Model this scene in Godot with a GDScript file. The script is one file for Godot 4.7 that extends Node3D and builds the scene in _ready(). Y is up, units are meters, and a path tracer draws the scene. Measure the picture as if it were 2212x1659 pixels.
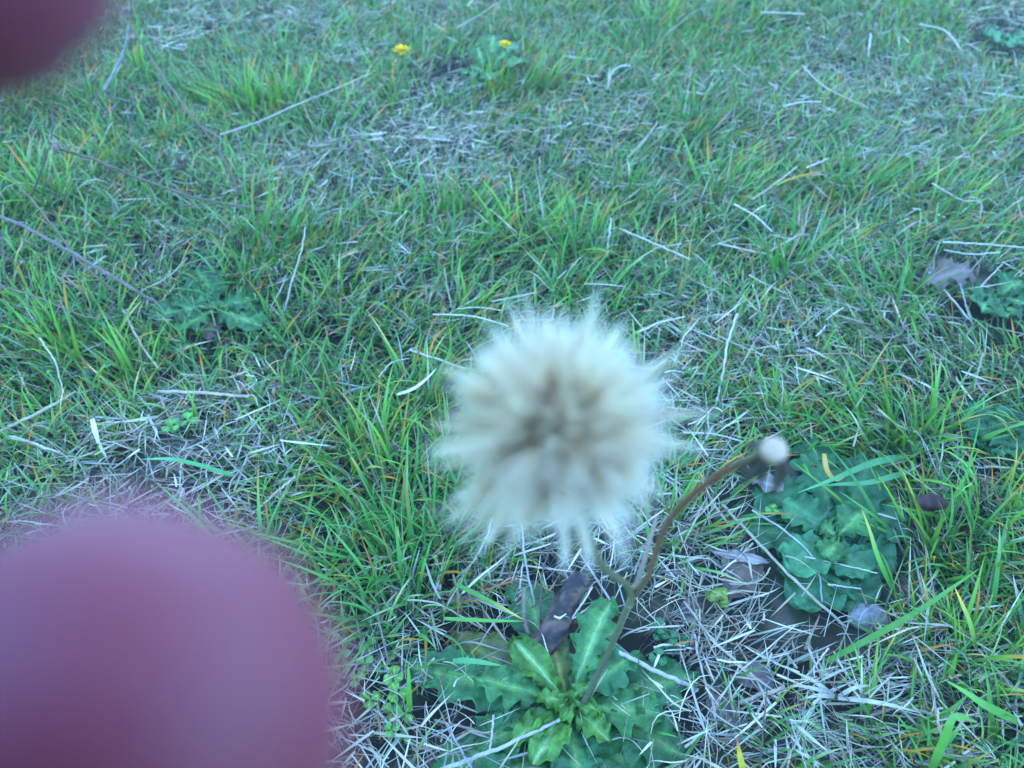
extends Node3D

# ---------------------------------------------------------------- the lens, used to find where things stand
const EYE := Vector3(0, 0.46, 0)
const PITCH := 43.0
const HALF_W := 0.6
const HALF_H := 0.45
var fwd := Vector3(0, -sin(deg_to_rad(PITCH)), -cos(deg_to_rad(PITCH)))
var upv := Vector3(0, cos(deg_to_rad(PITCH)), -sin(deg_to_rad(PITCH)))
var rng := RandomNumberGenerator.new()
var hills := FastNoiseLite.new()
var lumps := FastNoiseLite.new()
var patchy := FastNoiseLite.new()
var M := {}
var taken := {}

func rf(a: float, b: float) -> float:
	return rng.randf_range(a, b)

func toward(px: float, py: float) -> Vector3:
	return fwd + Vector3.RIGHT * HALF_W * (px - 1106.0) / 1106.0 + upv * HALF_H * (829.5 - py) / 829.5

func deep(px: float, py: float, depth: float) -> Vector3:
	return EYE + toward(px, py) * depth

func ground(x: float, z: float) -> float:
	return hills.get_noise_2d(x, z) * 0.016 + lumps.get_noise_2d(x, z) * 0.007

func spot(px: float, py: float, h := 0.0) -> Vector3:
	var d := toward(px, py)
	var y := h
	var p := Vector3.ZERO
	for i in 5:
		p = EYE + d * ((y - EYE.y) / d.y)
		y = ground(p.x, p.z) + h
	return p

# ---------------------------------------------------------------- mesh building
class Shape:
	var v := PackedVector3Array()
	var n := PackedVector3Array()
	var c := PackedColorArray()
	var uv := PackedVector2Array()
	var f := PackedInt32Array()
	func add(p: Vector3, col: Color, t := Vector2.ZERO) -> int:
		v.append(p); c.append(col); uv.append(t)
		return v.size() - 1
	func tri(a: int, b: int, d: int) -> void:
		f.append(a); f.append(b); f.append(d)
	func quad(a: int, b: int, d: int, e: int) -> void:
		tri(a, b, d); tri(a, d, e)
	func tube(pts: Array, rads: Array, cols: Array, sides := 6, rough := 0.0, r: RandomNumberGenerator = null, capped := true) -> void:
		var last := pts.size() - 1
		var side := Vector3.ZERO
		var first := v.size()
		for i in pts.size():
			var t: Vector3 = (pts[mini(i + 1, last)] - pts[maxi(i - 1, 0)]).normalized()
			if side == Vector3.ZERO:
				side = t.cross(Vector3.UP if absf(t.y) < 0.9 else Vector3.RIGHT).normalized()
			side = (side - t * side.dot(t)).normalized()
			var other := t.cross(side)
			for k in sides:
				var a := TAU * k / sides
				var rr: float = rads[i] * (1.0 + (rough * r.randf_range(-1, 1) if r else 0.0))
				add(pts[i] + (side * cos(a) + other * sin(a)) * rr, cols[i], Vector2(float(k) / sides, float(i)))
		for i in last:
			for k in sides:
				var a := first + i * sides + k
				var b := first + i * sides + (k + 1) % sides
				quad(a, b, b + sides, a + sides)
		if capped:
			var s := add(pts[0], cols[0])
			var e := add(pts[last], cols[last])
			for k in sides:
				tri(s, first + (k + 1) % sides, first + k)
				tri(e, first + last * sides + k, first + last * sides + (k + 1) % sides)
	func blob(at: Vector3, r3: Vector3, col: Color, rows := 8, cols := 12, turn := Basis()) -> void:
		var first := v.size()
		for i in rows + 1:
			var a := PI * i / rows
			for k in cols + 1:
				var b := TAU * k / cols
				var q := Vector3(sin(a) * cos(b), cos(a), sin(a) * sin(b))
				add(at + turn * (q * r3), col, Vector2(float(k) / cols, float(i) / rows))
		for i in rows:
			for k in cols:
				var a := first + i * (cols + 1) + k
				quad(a, a + 1, a + cols + 2, a + cols + 1)
	func mesh(mat: Material) -> ArrayMesh:
		if n.size() != v.size():
			n.resize(v.size())
			n.fill(Vector3.ZERO)
			for i in range(0, f.size(), 3):
				var a := f[i]; var b := f[i + 1]; var d := f[i + 2]
				var k := (v[d] - v[a]).cross(v[b] - v[a])
				n[a] += k; n[b] += k; n[d] += k
			for i in n.size():
				n[i] = n[i].normalized() if n[i].length_squared() > 1e-24 else Vector3.UP
		var arr := []
		arr.resize(Mesh.ARRAY_MAX)
		arr[Mesh.ARRAY_VERTEX] = v
		arr[Mesh.ARRAY_NORMAL] = n
		arr[Mesh.ARRAY_COLOR] = c
		arr[Mesh.ARRAY_TEX_UV] = uv
		arr[Mesh.ARRAY_INDEX] = f
		var m := ArrayMesh.new()
		m.add_surface_from_arrays(Mesh.PRIMITIVE_TRIANGLES, arr)
		m.surface_set_material(0, mat)
		return m

func numbered(called: String) -> String:
	taken[called] = taken.get(called, -1) + 1
	return called if taken[called] == 0 else "%s_%03d" % [called, taken[called]]

func tag(o: Node3D, label: String, category: String, group := "", kind := "") -> Node3D:
	if label: o.set_meta("label", label)
	if category: o.set_meta("category", category)
	if group: o.set_meta("group", group)
	if kind: o.set_meta("kind", kind)
	return o

func put(called: String, m: Mesh, at := Vector3.ZERO, parent: Node3D = null) -> MeshInstance3D:
	var o := MeshInstance3D.new()
	o.mesh = m
	o.position = at
	if parent:
		o.name = called
		parent.add_child(o, true)
	else:
		o.name = numbered(called)
		add_child(o)
	return o

func thing(called: String, at: Vector3, label: String, category: String, group := "") -> Node3D:
	var o := Node3D.new()
	o.name = numbered(called)
	o.position = at
	add_child(o)
	tag(o, label, category, group)
	return o

func matte(called: String, rough: float, spec := 0.4, through := 0.0) -> StandardMaterial3D:
	var m := StandardMaterial3D.new()
	m.resource_name = called
	m.albedo_color = Color.WHITE
	m.vertex_color_use_as_albedo = true
	m.roughness = rough
	m.metallic_specular = spec
	m.cull_mode = BaseMaterial3D.CULL_DISABLED
	if through > 0.0:
		m.backlight_enabled = true
		m.backlight = Color(2 * through, 2 * through, 2 * through * 0.8).linear_to_srgb()
	M[called] = m
	return m

func noise(freq: float, seed_: int, octaves := 3) -> FastNoiseLite:
	var k := FastNoiseLite.new()
	k.noise_type = FastNoiseLite.TYPE_SIMPLEX_SMOOTH
	k.seed = seed_
	k.frequency = freq
	k.fractal_octaves = octaves
	return k

func smooth_line(raw: Array, steps: int) -> Array:
	var curve := Curve3D.new()
	for i in raw.size():
		var t: Vector3 = (raw[mini(i + 1, raw.size() - 1)] - raw[maxi(i - 1, 0)]) / (6.0 if i > 0 and i < raw.size() - 1 else 3.0)
		curve.add_point(raw[i], -t, t)
	curve.bake_interval = maxf(0.0005, curve.get_baked_length() / 200.0)
	var out := []
	var l := curve.get_baked_length()
	for i in steps + 1:
		out.append(curve.sample_baked(l * i / steps, true))
	return out

# ---------------------------------------------------------------- leaves: toothed rosette leaves, dead leaves, clover
# grows from the origin along +Z, y up; rise = angle at the base, droop = how far it bends over by the tip
func leaf_mesh(l: float, w: float, teeth: int, bite: float, rise: float, droop: float, widest: float, col: Color, rib: Color, mat: Material, wave := 0.004, edge := Color(0, 0, 0, 0), rows := 48) -> ArrayMesh:
	var s := Shape.new()
	var p := Vector3.ZERO
	var us := [-1.0, -0.8, -0.55, -0.28, -0.1, 0.0, 0.1, 0.28, 0.55, 0.8, 1.0]
	var ph := [rf(0, 1), rf(0, 1)]
	var deepen := [[], []]
	for k in teeth + 2:
		deepen[0].append(bite * rf(0.6, 1.25)); deepen[1].append(bite * rf(0.6, 1.25))
	var nz := noise(60.0, rng.randi() % 9999, 2)
	var sway := rf(-0.25, 0.25)
	var roll := rf(-0.25, 0.25)
	for i in rows + 1:
		var t := float(i) / rows
		var ang := rise - droop * pow(t, 1.3)
		var head := Vector3(sin(sway * t), 0, cos(sway * t))
		var dir := (head * cos(ang) + Vector3.UP * sin(ang)).normalized()
		var side := Vector3.UP.cross(head).normalized()
		var nor := dir.cross(side).normalized()
		side = (side * cos(roll * t) + nor * sin(roll * t)).normalized()
		nor = dir.cross(side).normalized()
		var base := pow(sin(PI * pow(t, log(0.5) / log(widest)) * 0.98 + 0.02), 0.8)
		base = maxf(base, 0.13 * (1.0 - t) + 0.02)
		if t > 0.97: base *= sqrt(maxf(0.0, (1.0 - t) / 0.03)) * 0.9 + 0.02
		for u in us:
			var k := 0 if u < 0 else 1
			var x: float = t * teeth + ph[k]
			var cell := int(x)
			var fr := x - cell
			var saw: float = 1.0 - deepen[k][cell % (teeth + 2)] * (pow(1.0 - fr, 1.4) if fr > 0.14 else fr / 0.14) * smoothstep(0.04, 0.2, t) * (1.0 - 0.6 * smoothstep(0.85, 1.0, t))
			var half: float = w * 0.5 * base * lerpf(1.0, saw, smoothstep(0.25, 1.0, absf(u)))
			var up: float = absf(u) * half * 0.16 + wave * nz.get_noise_2d(t * l * 1.2 + u * 0.03, u * half * 2.0) * (0.3 + absf(u)) + wave * 0.8 * sin(x * TAU) * u * u * (0.5 + bite)
			# colour: pale rib, patches, ageing edge
			var v := 0.8 + 0.45 * nz.get_noise_2d(t * l * 0.9 + 7.0, u * half)
			var cc := col * v
			if absf(u) < 0.05: cc = rib
			elif absf(u) < 0.15: cc = col.lerp(rib, 0.35)
			cc = cc.lerp(rib, 0.5 * (1.0 - smoothstep(0.0, 0.22, t)))
			if edge.a > 0.0: cc = cc.lerp(edge, edge.a * smoothstep(0.3, 1.1, t + 0.35 * absf(u) + 0.5 * nz.get_noise_2d(t * l + 3.0, u * 0.02)))
			cc.a = 1.0
			s.add(p + side * u * half + nor * up, cc, Vector2(u * half, t * l) * 28.0)
		p += dir * (l / rows)
	for i in rows:
		for k in us.size() - 1:
			var a := i * us.size() + k
			s.quad(a, a + us.size(), a + us.size() + 1, a + 1)
	return s.mesh(mat)

# a blade of grass one metre long and one wide, base at the origin, bending over towards +Z
func blade_mesh(lean: float, bend: float, power: float, twist: float, mat: Material, base: Color, mid: Color, tip: Color, tip_at: float, wavy := 0.0, rows := 7) -> ArrayMesh:
	var s := Shape.new()
	var p := Vector3.ZERO
	for i in rows + 1:
		var t := float(i) / rows
		var a := lean + bend * pow(t, power) + wavy * sin(t * 7.0 + lean * 9.0)
		var dir := Vector3(wavy * 0.7 * cos(t * 5.0 + bend * 7.0), cos(a), sin(a)).normalized()
		var nor := Vector3(0, -sin(a), cos(a))
		var half := 0.5 * (1.0 - pow(t, 2.4)) * (0.72 + 0.28 * smoothstep(0.0, 0.3, t)) + 0.008
		var side := Vector3(cos(twist * t), 0, 0) + nor * sin(twist * t) * 0.02
		var col := base.lerp(mid, smoothstep(0.0, 0.3, t)).lerp(tip, smoothstep(tip_at - 0.22, tip_at + 0.08, t))
		s.add(p - side * half, col, Vector2(0, t))
		s.add(p + nor * 0.012 * (1.0 - t), col * 1.0, Vector2(0.5, t))
		s.add(p + side * half, col, Vector2(1, t))
		p += dir / rows
	for i in rows:
		for k in 2:
			var a := i * 3 + k
			s.quad(a, a + 3, a + 4, a + 1)
	return s.mesh(mat)

class Many:
	var where: Array[Transform3D] = []
	var tint: Array[Color] = []

func strew(called: String, meshes: Array, many: Array, parent: Node3D) -> void:
	for k in meshes.size():
		var mm := MultiMesh.new()
		mm.transform_format = MultiMesh.TRANSFORM_3D
		mm.use_colors = true
		mm.mesh = meshes[k]
		var lot: Many = many[k]
		mm.instance_count = lot.where.size()
		for i in lot.where.size():
			mm.set_instance_transform(i, lot.where[i])
			mm.set_instance_color(i, lot.tint[i])
		var o := MultiMeshInstance3D.new()
		o.name = called
		o.multimesh = mm
		o.set_meta("kind", "stuff")
		parent.add_child(o, true)

func placed(at: Vector3, yaw: float, tilt: float, l: float, w: float, roll := 0.0) -> Transform3D:
	var b := Basis(Vector3.UP, yaw) * Basis(Vector3.RIGHT, tilt)
	if roll != 0.0:
		b = b * Basis(Vector3.UP, roll)
	return Transform3D(Basis(b.x * w, b.y * l, b.z * l), at)

func _ready() -> void:
	# ------------------------------------------------------------ camera, sky, sun, exposure
	var cam := Camera3D.new()
	cam.name = "camera"
	cam.position = EYE
	cam.rotation_degrees = Vector3(-PITCH, 0, 0)
	var lens := CameraAttributesPhysical.new()
	lens.frustum_focal_length = 12.0 / HALF_H
	lens.frustum_focus_distance = 0.49
	lens.exposure_aperture = 12.0 / HALF_H / 2.7     # an opening 2.7 mm wide
	lens.frustum_near = 0.004
	lens.frustum_far = 300.0
	cam.attributes = lens
	add_child(cam)
	cam.current = true
	var env := Environment.new()
	env.background_mode = Environment.BG_SKY
	env.tonemap_mode = Environment.TONE_MAPPER_LINEAR
	env.tonemap_exposure = 1.15
	env.fog_enabled = true
	env.fog_density = 0.014
	env.fog_light_color = Color(0.92, 1.0, 0.98)
	env.sdfgi_enabled = true
	env.ssao_enabled = true
	env.ssil_enabled = true
	var sky := ProceduralSkyMaterial.new()
	sky.sky_top_color = Color(0.165, 0.40, 0.95).linear_to_srgb()
	sky.sky_horizon_color = Color(0.32, 0.715, 1.0).linear_to_srgb()
	sky.sky_curve = 0.25
	sky.sky_energy_multiplier = 2.6
	sky.ground_bottom_color = Color(0.08, 0.12, 0.09).linear_to_srgb()
	sky.ground_horizon_color = Color(0.2, 0.3, 0.3).linear_to_srgb()
	env.sky = Sky.new()
	env.sky.sky_material = sky
	var we := WorldEnvironment.new()
	we.name = "surroundings"
	we.environment = env
	add_child(we)
	var sun := DirectionalLight3D.new()
	sun.name = "sun"
	sun.light_color = Color(1.0, 0.95, 0.88)
	sun.light_energy = 0.15
	sun.light_angular_distance = 30.0
	sun.shadow_enabled = true
	sun.rotation_degrees = Vector3(-58, 152, 0)      # high, from ahead and to the right
	add_child(sun)

	rng.seed = 4711
	hills.seed = 3; hills.frequency = 2.2; hills.fractal_octaves = 2
	lumps.seed = 8; lumps.frequency = 11.0; lumps.fractal_octaves = 2
	patchy.seed = 21; patchy.frequency = 4.5; patchy.fractal_octaves = 3

	make_materials()
	make_ground()
	make_plants()
	make_litter()
	make_hand()
	make_camera_body()
	make_grass()

func make_materials() -> void:
	matte("grass", 0.5, 0.36, 0.25)
	matte("straw", 0.7, 0.28, 0.12)
	matte("stalk", 0.7, 0.3)
	matte("dead", 0.75, 0.3, 0.1)
	matte("stone", 0.8, 0.4)
	matte("petal", 0.6, 0.3, 0.3)
	matte("fluff", 0.7, 0.2, 0.5)
	var leaf := matte("leaf", 0.48, 0.38, 0.14)
	# blotches and dark pores of the leaf, and their relief
	var im := Image.create(256, 256, false, Image.FORMAT_RGB8)
	var big := noise(0.02, 5); var fine := noise(0.09, 6, 4)
	var cells := FastNoiseLite.new()
	cells.noise_type = FastNoiseLite.TYPE_CELLULAR
	cells.frequency = 0.075
	cells.seed = 12
	var hi := Image.create(256, 256, false, Image.FORMAT_RGB8)
	for y in 256:
		for x in 256:
			var q := 0.86 + 0.14 * big.get_noise_2d(x, y) + 0.1 * fine.get_noise_2d(x, y)
			var d := cells.get_noise_2d(x, y)
			var pore := smoothstep(-0.78, -0.92, d)
			q *= 1.0 - 0.45 * pore
			im.set_pixel(x, y, Color(q, q, q * 0.96))
			var h := clampf(0.5 + 0.35 * fine.get_noise_2d(x, y) - 0.3 * pore + 0.25 * d, 0, 1)
			hi.set_pixel(x, y, Color(h, h, h))
	leaf.albedo_texture = ImageTexture.create_from_image(im)
	hi.bump_map_to_normal_map(5.0)
	leaf.normal_enabled = true
	leaf.normal_texture = ImageTexture.create_from_image(hi)
	leaf.normal_scale = 0.6
	var skin := StandardMaterial3D.new()
	skin.resource_name = "skin"
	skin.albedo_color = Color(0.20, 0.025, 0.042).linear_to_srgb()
	skin.roughness = 0.6
	skin.metallic_specular = 0.5
	skin.subsurf_scatter_enabled = true
	skin.subsurf_scatter_strength = 0.15
	skin.rim_enabled = true
	skin.rim = 0.45
	M["skin"] = skin
	# fibre streaks along stems and straws
	var st := Image.create(64, 128, false, Image.FORMAT_RGB8)
	var sn := noise(0.5, 15, 3); var blot := noise(0.06, 16, 3)
	for y in 128:
		for x in 64:
			var q := clampf(0.84 + 0.16 * sn.get_noise_2d(x, y * 0.04) + 0.22 * blot.get_noise_2d(x, y), 0, 1)
			st.set_pixel(x, y, Color(q, q, q))
	for k in ["stalk", "straw"]:
		M[k].albedo_texture = ImageTexture.create_from_image(st)
	M["straw"].albedo_texture = null
	var soil := matte("soil", 0.95, 0.2)
	var nt := NoiseTexture2D.new()
	nt.width = 512; nt.height = 512; nt.seamless = true
	nt.noise = noise(0.012, 31, 5)
	var ramp := Gradient.new()
	ramp.offsets = PackedFloat32Array([0.25, 0.45, 0.6, 0.8])
	ramp.colors = PackedColorArray([Color(0.014, 0.011, 0.008).linear_to_srgb(), Color(0.034, 0.026, 0.018).linear_to_srgb(), Color(0.024, 0.03, 0.012).linear_to_srgb(), Color(0.08, 0.062, 0.042).linear_to_srgb()])
	nt.color_ramp = ramp
	soil.albedo_texture = nt
	soil.uv1_triplanar = true
	soil.uv1_world_triplanar = true
	soil.uv1_scale = Vector3(3.1, 3.1, 3.1)

func make_ground() -> void:
	var marks := []
	var x := 0.0
	while x < 1.9:
		marks.append(x)
		x += 0.025
	while x < 90.0:
		marks.append(x)
		x *= 1.22
	var line := []
	for k in range(marks.size() - 1, 0, -1): line.append(-marks[k])
	line.append_array(marks)
	var s := Shape.new()
	for j in line.size():
		for i in line.size():
			var px: float = line[i]
			var pz: float = line[j] - 0.8
			s.add(Vector3(px, ground(px, pz), pz), Color.WHITE)
	var w := line.size()
	for j in w - 1:
		for i in w - 1:
			s.quad(j * w + i, j * w + i + 1, (j + 1) * w + i + 1, (j + 1) * w + i)
	tag(put("ground", s.mesh(M["soil"])), "", "", "", "structure")

# ---------------------------------------------------------------- plants
const TEAL := Color(0.042, 0.155, 0.045)
const MIDGREEN := Color(0.065, 0.215, 0.05)
const FRESH := Color(0.105, 0.265, 0.035)
const RIB := Color(0.18, 0.36, 0.10)

func aim(o: Node3D, from: Vector3, to: Vector3) -> void:
	o.rotation.y = atan2(to.x - from.x, to.z - from.z)

# one leaf of a rosette, from its heart towards the place on the ground seen at that pixel
func rosette_leaf(root: Node3D, px: float, py: float, h: float, w: float, teeth: int, bite: float, widest: float, col: Color, rise: float, droop: float, lift := 0.0, rib := RIB, edge := Color(0, 0, 0, 0)) -> void:
	var to := spot(px, py, h)
	var from := root.position + Vector3(0, lift, 0)
	var l := from.distance_to(to) * (1.0 + 0.16 * droop)
	var o := put("leaf", leaf_mesh(l, w, teeth, bite, rise, droop, widest, col, rib, M["leaf"], 0.004, edge), Vector3(0, lift, 0), root)
	aim(o, from, to)

func make_plants() -> void:
	# --- the plant in front: toothed rosette, forked stalk, seed head and bare head
	var p := spot(1228, 1535, 0.004)
	var r := thing("seeding_weed", p, "tall weed with white fluffy seed head on forked stalk above toothed green rosette", "weed")
	var burnt := Color(0.16, 0.13, 0.03, 0.9)
	rosette_leaf(r, 882, 1462, 0.011, 0.0351, 5, 0.42, 0.62, TEAL * 1.25, 0.35, 0.55)
	rosette_leaf(r, 985, 1380, 0.013, 0.0312, 5, 0.45, 0.6, Color(0.13, 0.16, 0.03), 0.3, 0.4, 0.0, Color(0.36, 0.36, 0.07), burnt)
	rosette_leaf(r, 1135, 1255, 0.013, 0.0370, 4, 0.25, 0.65, TEAL, 0.3, 0.5)
	rosette_leaf(r, 1190, 1350, 0.012, 0.0234, 5, 0.4, 0.6, Color(0.11, 0.18, 0.035), 0.35, 0.5, 0.002, Color(0.4, 0.42, 0.09), burnt)
	rosette_leaf(r, 1300, 1318, 0.014, 0.0296, 6, 0.55, 0.66, MIDGREEN, 0.5, 0.55, 0.004, Color(0.27, 0.42, 0.15))
	rosette_leaf(r, 1360, 1412, 0.012, 0.0265, 5, 0.4, 0.6, TEAL * 1.35, 0.45, 0.6, 0.003)
	rosette_leaf(r, 1500, 1470, 0.010, 0.0410, 6, 0.4, 0.6, TEAL * 1.1, 0.25, 0.4)
	rosette_leaf(r, 1475, 1585, 0.010, 0.0429, 6, 0.35, 0.6, TEAL * 1.15, 0.25, 0.45)
	rosette_leaf(r, 1420, 1535, 0.015, 0.0331, 5, 0.4, 0.6, MIDGREEN, 0.35, 0.55, 0.003)
	rosette_leaf(r, 1395, 1665, 0.011, 0.0351, 5, 0.35, 0.6, TEAL * 1.2, 0.3, 0.5)
	rosette_leaf(r, 1100, 1690, 0.010, 0.0390, 5, 0.35, 0.6, TEAL * 1.15, 0.25, 0.45)
	rosette_leaf(r, 925, 1650, 0.010, 0.0370, 6, 0.4, 0.6, TEAL * 1.2, 0.25, 0.4)
	rosette_leaf(r, 1250, 1720, 0.011, 0.0331, 5, 0.4, 0.6, TEAL * 1.2, 0.3, 0.45, 0.002)
	rosette_leaf(r, 1040, 1592, 0.013, 0.0331, 5, 0.4, 0.6, MIDGREEN * 0.9, 0.3, 0.5, 0.003)
	rosette_leaf(r, 1036, 1485, 0.016, 0.0250, 6, 0.35, 0.66, MIDGREEN, 0.55, 0.7, 0.005)
	rosette_leaf(r, 1098, 1408, 0.022, 0.0213, 7, 0.3, 0.68, FRESH * 0.85, 0.65, 0.6, 0.008, Color(0.30, 0.46, 0.17))
	rosette_leaf(r, 1120, 1620, 0.010, 0.0192, 5, 0.3, 0.6, FRESH * 0.9, 0.45, 0.7, 0.008)
	rosette_leaf(r, 1300, 1608, 0.012, 0.0179, 5, 0.3, 0.6, FRESH * 0.9, 0.5, 0.8, 0.008, Color(0.27, 0.42, 0.14))
	rosette_leaf(r, 1165, 1660, 0.012, 0.0220, 4, 0.2, 0.6, FRESH * 1.15, 0.5, 0.7, 0.006, Color(0.36, 0.5, 0.22))
	rosette_leaf(r, 1160, 1520, 0.022, 0.0151, 4, 0.25, 0.6, FRESH, 0.8, 0.6, 0.010, Color(0.27, 0.42, 0.14))
	rosette_leaf(r, 1255, 1480, 0.024, 0.0110, 3, 0.2, 0.6, FRESH, 0.9, 0.5, 0.010)
	rosette_leaf(r, 1290, 1540, 0.020, 0.0110, 3, 0.2, 0.6, FRESH * 1.1, 0.8, 0.7, 0.010)
	rosette_leaf(r, 1215, 1570, 0.018, 0.0110, 3, 0.2, 0.6, FRESH * 1.1, 0.8, 0.7, 0.010)
	# the stalk
	var foot := p + Vector3(0.006, 0.0, 0.0)
	var fork := deep(1366, 1288, 0.30)
	var brown := Color(0.20, 0.06, 0.03)
	var olive := Color(0.15, 0.145, 0.065)
	var path := smooth_line([foot, deep(1300, 1440, 0.405), fork], 24)
	stem(r, "stalk", path, 0.0014, 0.0013, Color(0.12, 0.10, 0.065), olive)
	var head := deep(1206, 930, 0.137)
	var neck := (deep(1222, 1130, 0.152) - head).normalized()
	stem(r, "branch", smooth_line([fork, deep(1352, 1262, 0.275), deep(1290, 1205, 0.205), head + neck * 0.0035], 24), 0.0012, 0.0008, olive, Color(0.19, 0.13, 0.06))
	var bare := deep(1672, 972, 0.165)
	var way := smooth_line([fork, deep(1400, 1245, 0.275), deep(1432, 1150, 0.24), deep(1480, 1085, 0.212), deep(1560, 1022, 0.187), deep(1635, 992, 0.170)], 30)
	stem(r, "branch", way, 0.0011, 0.0008, Color(0.17, 0.11, 0.05), brown)
	stem(r, "branch", smooth_line([fork + Vector3(0, -0.01, -0.002), deep(1390, 1215, 0.30), deep(1418, 1118, 0.30)], 12), 0.0012, 0.0007, Color(0.2, 0.16, 0.1), Color(0.26, 0.18, 0.12))
	seed_head(r, head, neck, 0.0196)
	bare_head(r, bare, (bare - way[28]).normalized())

	# --- the flat rosette to the right
	p = spot(1800, 1178, 0.004)
	r = thing("broad_weed", p, "flat dark green rosette of broad leaves among the grass right of bare brown head", "weed")
	var dull := Color(0.042, 0.165, 0.055)
	var dim := Color(0.09, 0.2, 0.08)
	rosette_leaf(r, 1760, 968, 0.006, 0.046, 6, 0.4, 0.66, dull, 0.25, 0.3, 0.0, dim)
	rosette_leaf(r, 1638, 1050, 0.006, 0.044, 5, 0.35, 0.66, dull * 0.9, 0.25, 0.35, 0.0, dim)
	rosette_leaf(r, 1618, 1150, 0.004, 0.044, 5, 0.3, 0.66, dull * 0.85, 0.2, 0.3, 0.0, dim)
	rosette_leaf(r, 1730, 1322, 0.005, 0.052, 5, 0.3, 0.62, dull * 1.0, 0.25, 0.35, 0.0, dim)
	rosette_leaf(r, 1842, 1330, 0.004, 0.044, 5, 0.3, 0.62, dull * 0.9, 0.2, 0.35, 0.0, dim)
	rosette_leaf(r, 1925, 1240, 0.005, 0.042, 5, 0.35, 0.62, dull * 0.85, 0.25, 0.3, 0.0, dim)
	rosette_leaf(r, 1930, 1120, 0.006, 0.042, 6, 0.4, 0.64, dull * 0.9, 0.25, 0.3, 0.0, dim)
	rosette_leaf(r, 1865, 1015, 0.006, 0.042, 6, 0.4, 0.64, dull * 0.95, 0.25, 0.3, 0.0, dim)
	rosette_leaf(r, 1695, 1090, 0.010, 0.036, 5, 0.35, 0.64, dull * 1.25, 0.4, 0.45, 0.005, dim)
	rosette_leaf(r, 1688, 1232, 0.010, 0.036, 5, 0.25, 0.62, dull * 1.35, 0.4, 0.5, 0.005, dim)
	rosette_leaf(r, 1850, 1262, 0.010, 0.034, 4, 0.3, 0.62, dull * 1.2, 0.4, 0.5, 0.005, dim)
	rosette_leaf(r, 1868, 1110, 0.014, 0.030, 4, 0.3, 0.62, MIDGREEN * 0.9, 0.5, 0.5, 0.008)
	rosette_leaf(r, 1785, 1225, 0.014, 0.022, 4, 0.25, 0.62, MIDGREEN, 0.5, 0.6, 0.008)
	rosette_leaf(r, 1775, 1135, 0.015, 0.022, 4, 0.3, 0.62, MIDGREEN, 0.6, 0.5, 0.008)

	# --- the broken leaves on the left
	p = spot(470, 672, 0.01)
	r = thing("broad_weed", p, "patch of broad blue-green leaves round a purple dead leaf, left of seed head", "weed")
	rosette_leaf(r, 335, 700, 0.006, 0.036, 4, 0.3, 0.6, Color(0.068, 0.188, 0.064), 0.14, 0.2, 0.003)
	rosette_leaf(r, 372, 655, 0.006, 0.037, 4, 0.3, 0.6, Color(0.075, 0.210, 0.075), 0.14, 0.2, 0.003)
	rosette_leaf(r, 440, 590, 0.006, 0.040, 4, 0.3, 0.6, Color(0.045, 0.150, 0.045), 0.14, 0.2, 0.003)
	rosette_leaf(r, 395, 622, 0.006, 0.029, 4, 0.3, 0.6, Color(0.038, 0.128, 0.038), 0.14, 0.2, 0.003)
	rosette_leaf(r, 560, 668, 0.006, 0.042, 4, 0.3, 0.6, Color(0.053, 0.165, 0.045), 0.14, 0.2, 0.003)
	rosette_leaf(r, 565, 735, 0.006, 0.040, 4, 0.3, 0.6, Color(0.060, 0.180, 0.053), 0.14, 0.2, 0.003)
	rosette_leaf(r, 395, 735, 0.006, 0.026, 4, 0.3, 0.6, Color(0.068, 0.180, 0.045), 0.14, 0.2, 0.003)
	# --- right edge
	p = spot(2150, 648, 0.008)
	r = thing("lobed_weed", p, "low weed with deeply lobed blue-green leaves below a greyish dead leaf", "weed")
	for q in [[2060, 660], [2100, 700], [2170, 715], [2215, 690], [2200, 620]]:
		rosette_leaf(r, q[0], q[1], 0.008, 0.038, 4, 0.55, 0.62, Color(0.05, 0.15, 0.045) * rf(0.85, 1.25), 0.35, 0.4, 0.003)
	p = spot(2178, 92, 0.012)
	r = thing("lobed_weed", p, "pale blue-green lobed weed farthest up the slope beside bare twiggy straw", "weed")
	for q in [[2130, 88], [2150, 115], [2200, 118], [2225, 85]]:
		rosette_leaf(r, q[0], q[1], 0.018, 0.05, 4, 0.5, 0.62, Color(0.10, 0.24, 0.09) * rf(0.8, 1.2), 0.4, 0.5, 0.004)
	p = spot(1050, 165, 0.012)
	r = thing("round_leaved_weed", p, "light green round-leaved weed growing below the smaller yellow flower", "weed")
	for q in [[1000, 185], [1025, 130], [1078, 118], [1120, 130], [1140, 165], [1060, 195], [1095, 150], [1020, 165]]:
		rosette_leaf(r, q[0], q[1], 0.010, 0.030, 2, 0.08, 0.7, Color(0.075, 0.2, 0.045) * rf(0.7, 1.2), 0.4, 0.4, 0.003)
	p = spot(2150, 940, 0.008)
	r = thing("broad_weed", p, "half hidden dull green leaves under grass at the edge right of the broad rosette", "weed")
	for q in [[2080, 925], [2120, 985], [2190, 985], [2200, 920], [2140, 895]]:
		rosette_leaf(r, q[0], q[1], 0.008, 0.045, 5, 0.3, 0.62, dull * rf(0.9, 1.2), 0.3, 0.4, 0.002, dim)

	# --- two yellow flowers
	yellow_flower(868, 112, 0.055, 0.0125, "larger yellow daisy-like flower, the left one of two in the far grass")
	yellow_flower(1091, 97, 0.06, 0.0085, "smaller half-open yellow flower standing above round light green leaves")

	# --- clover
	clover(826, 1525, 4, 0.0066, Color(0.14, 0.3, 0.04), "bright green clover clump beside the dark dead leaf near the thumb")
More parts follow.
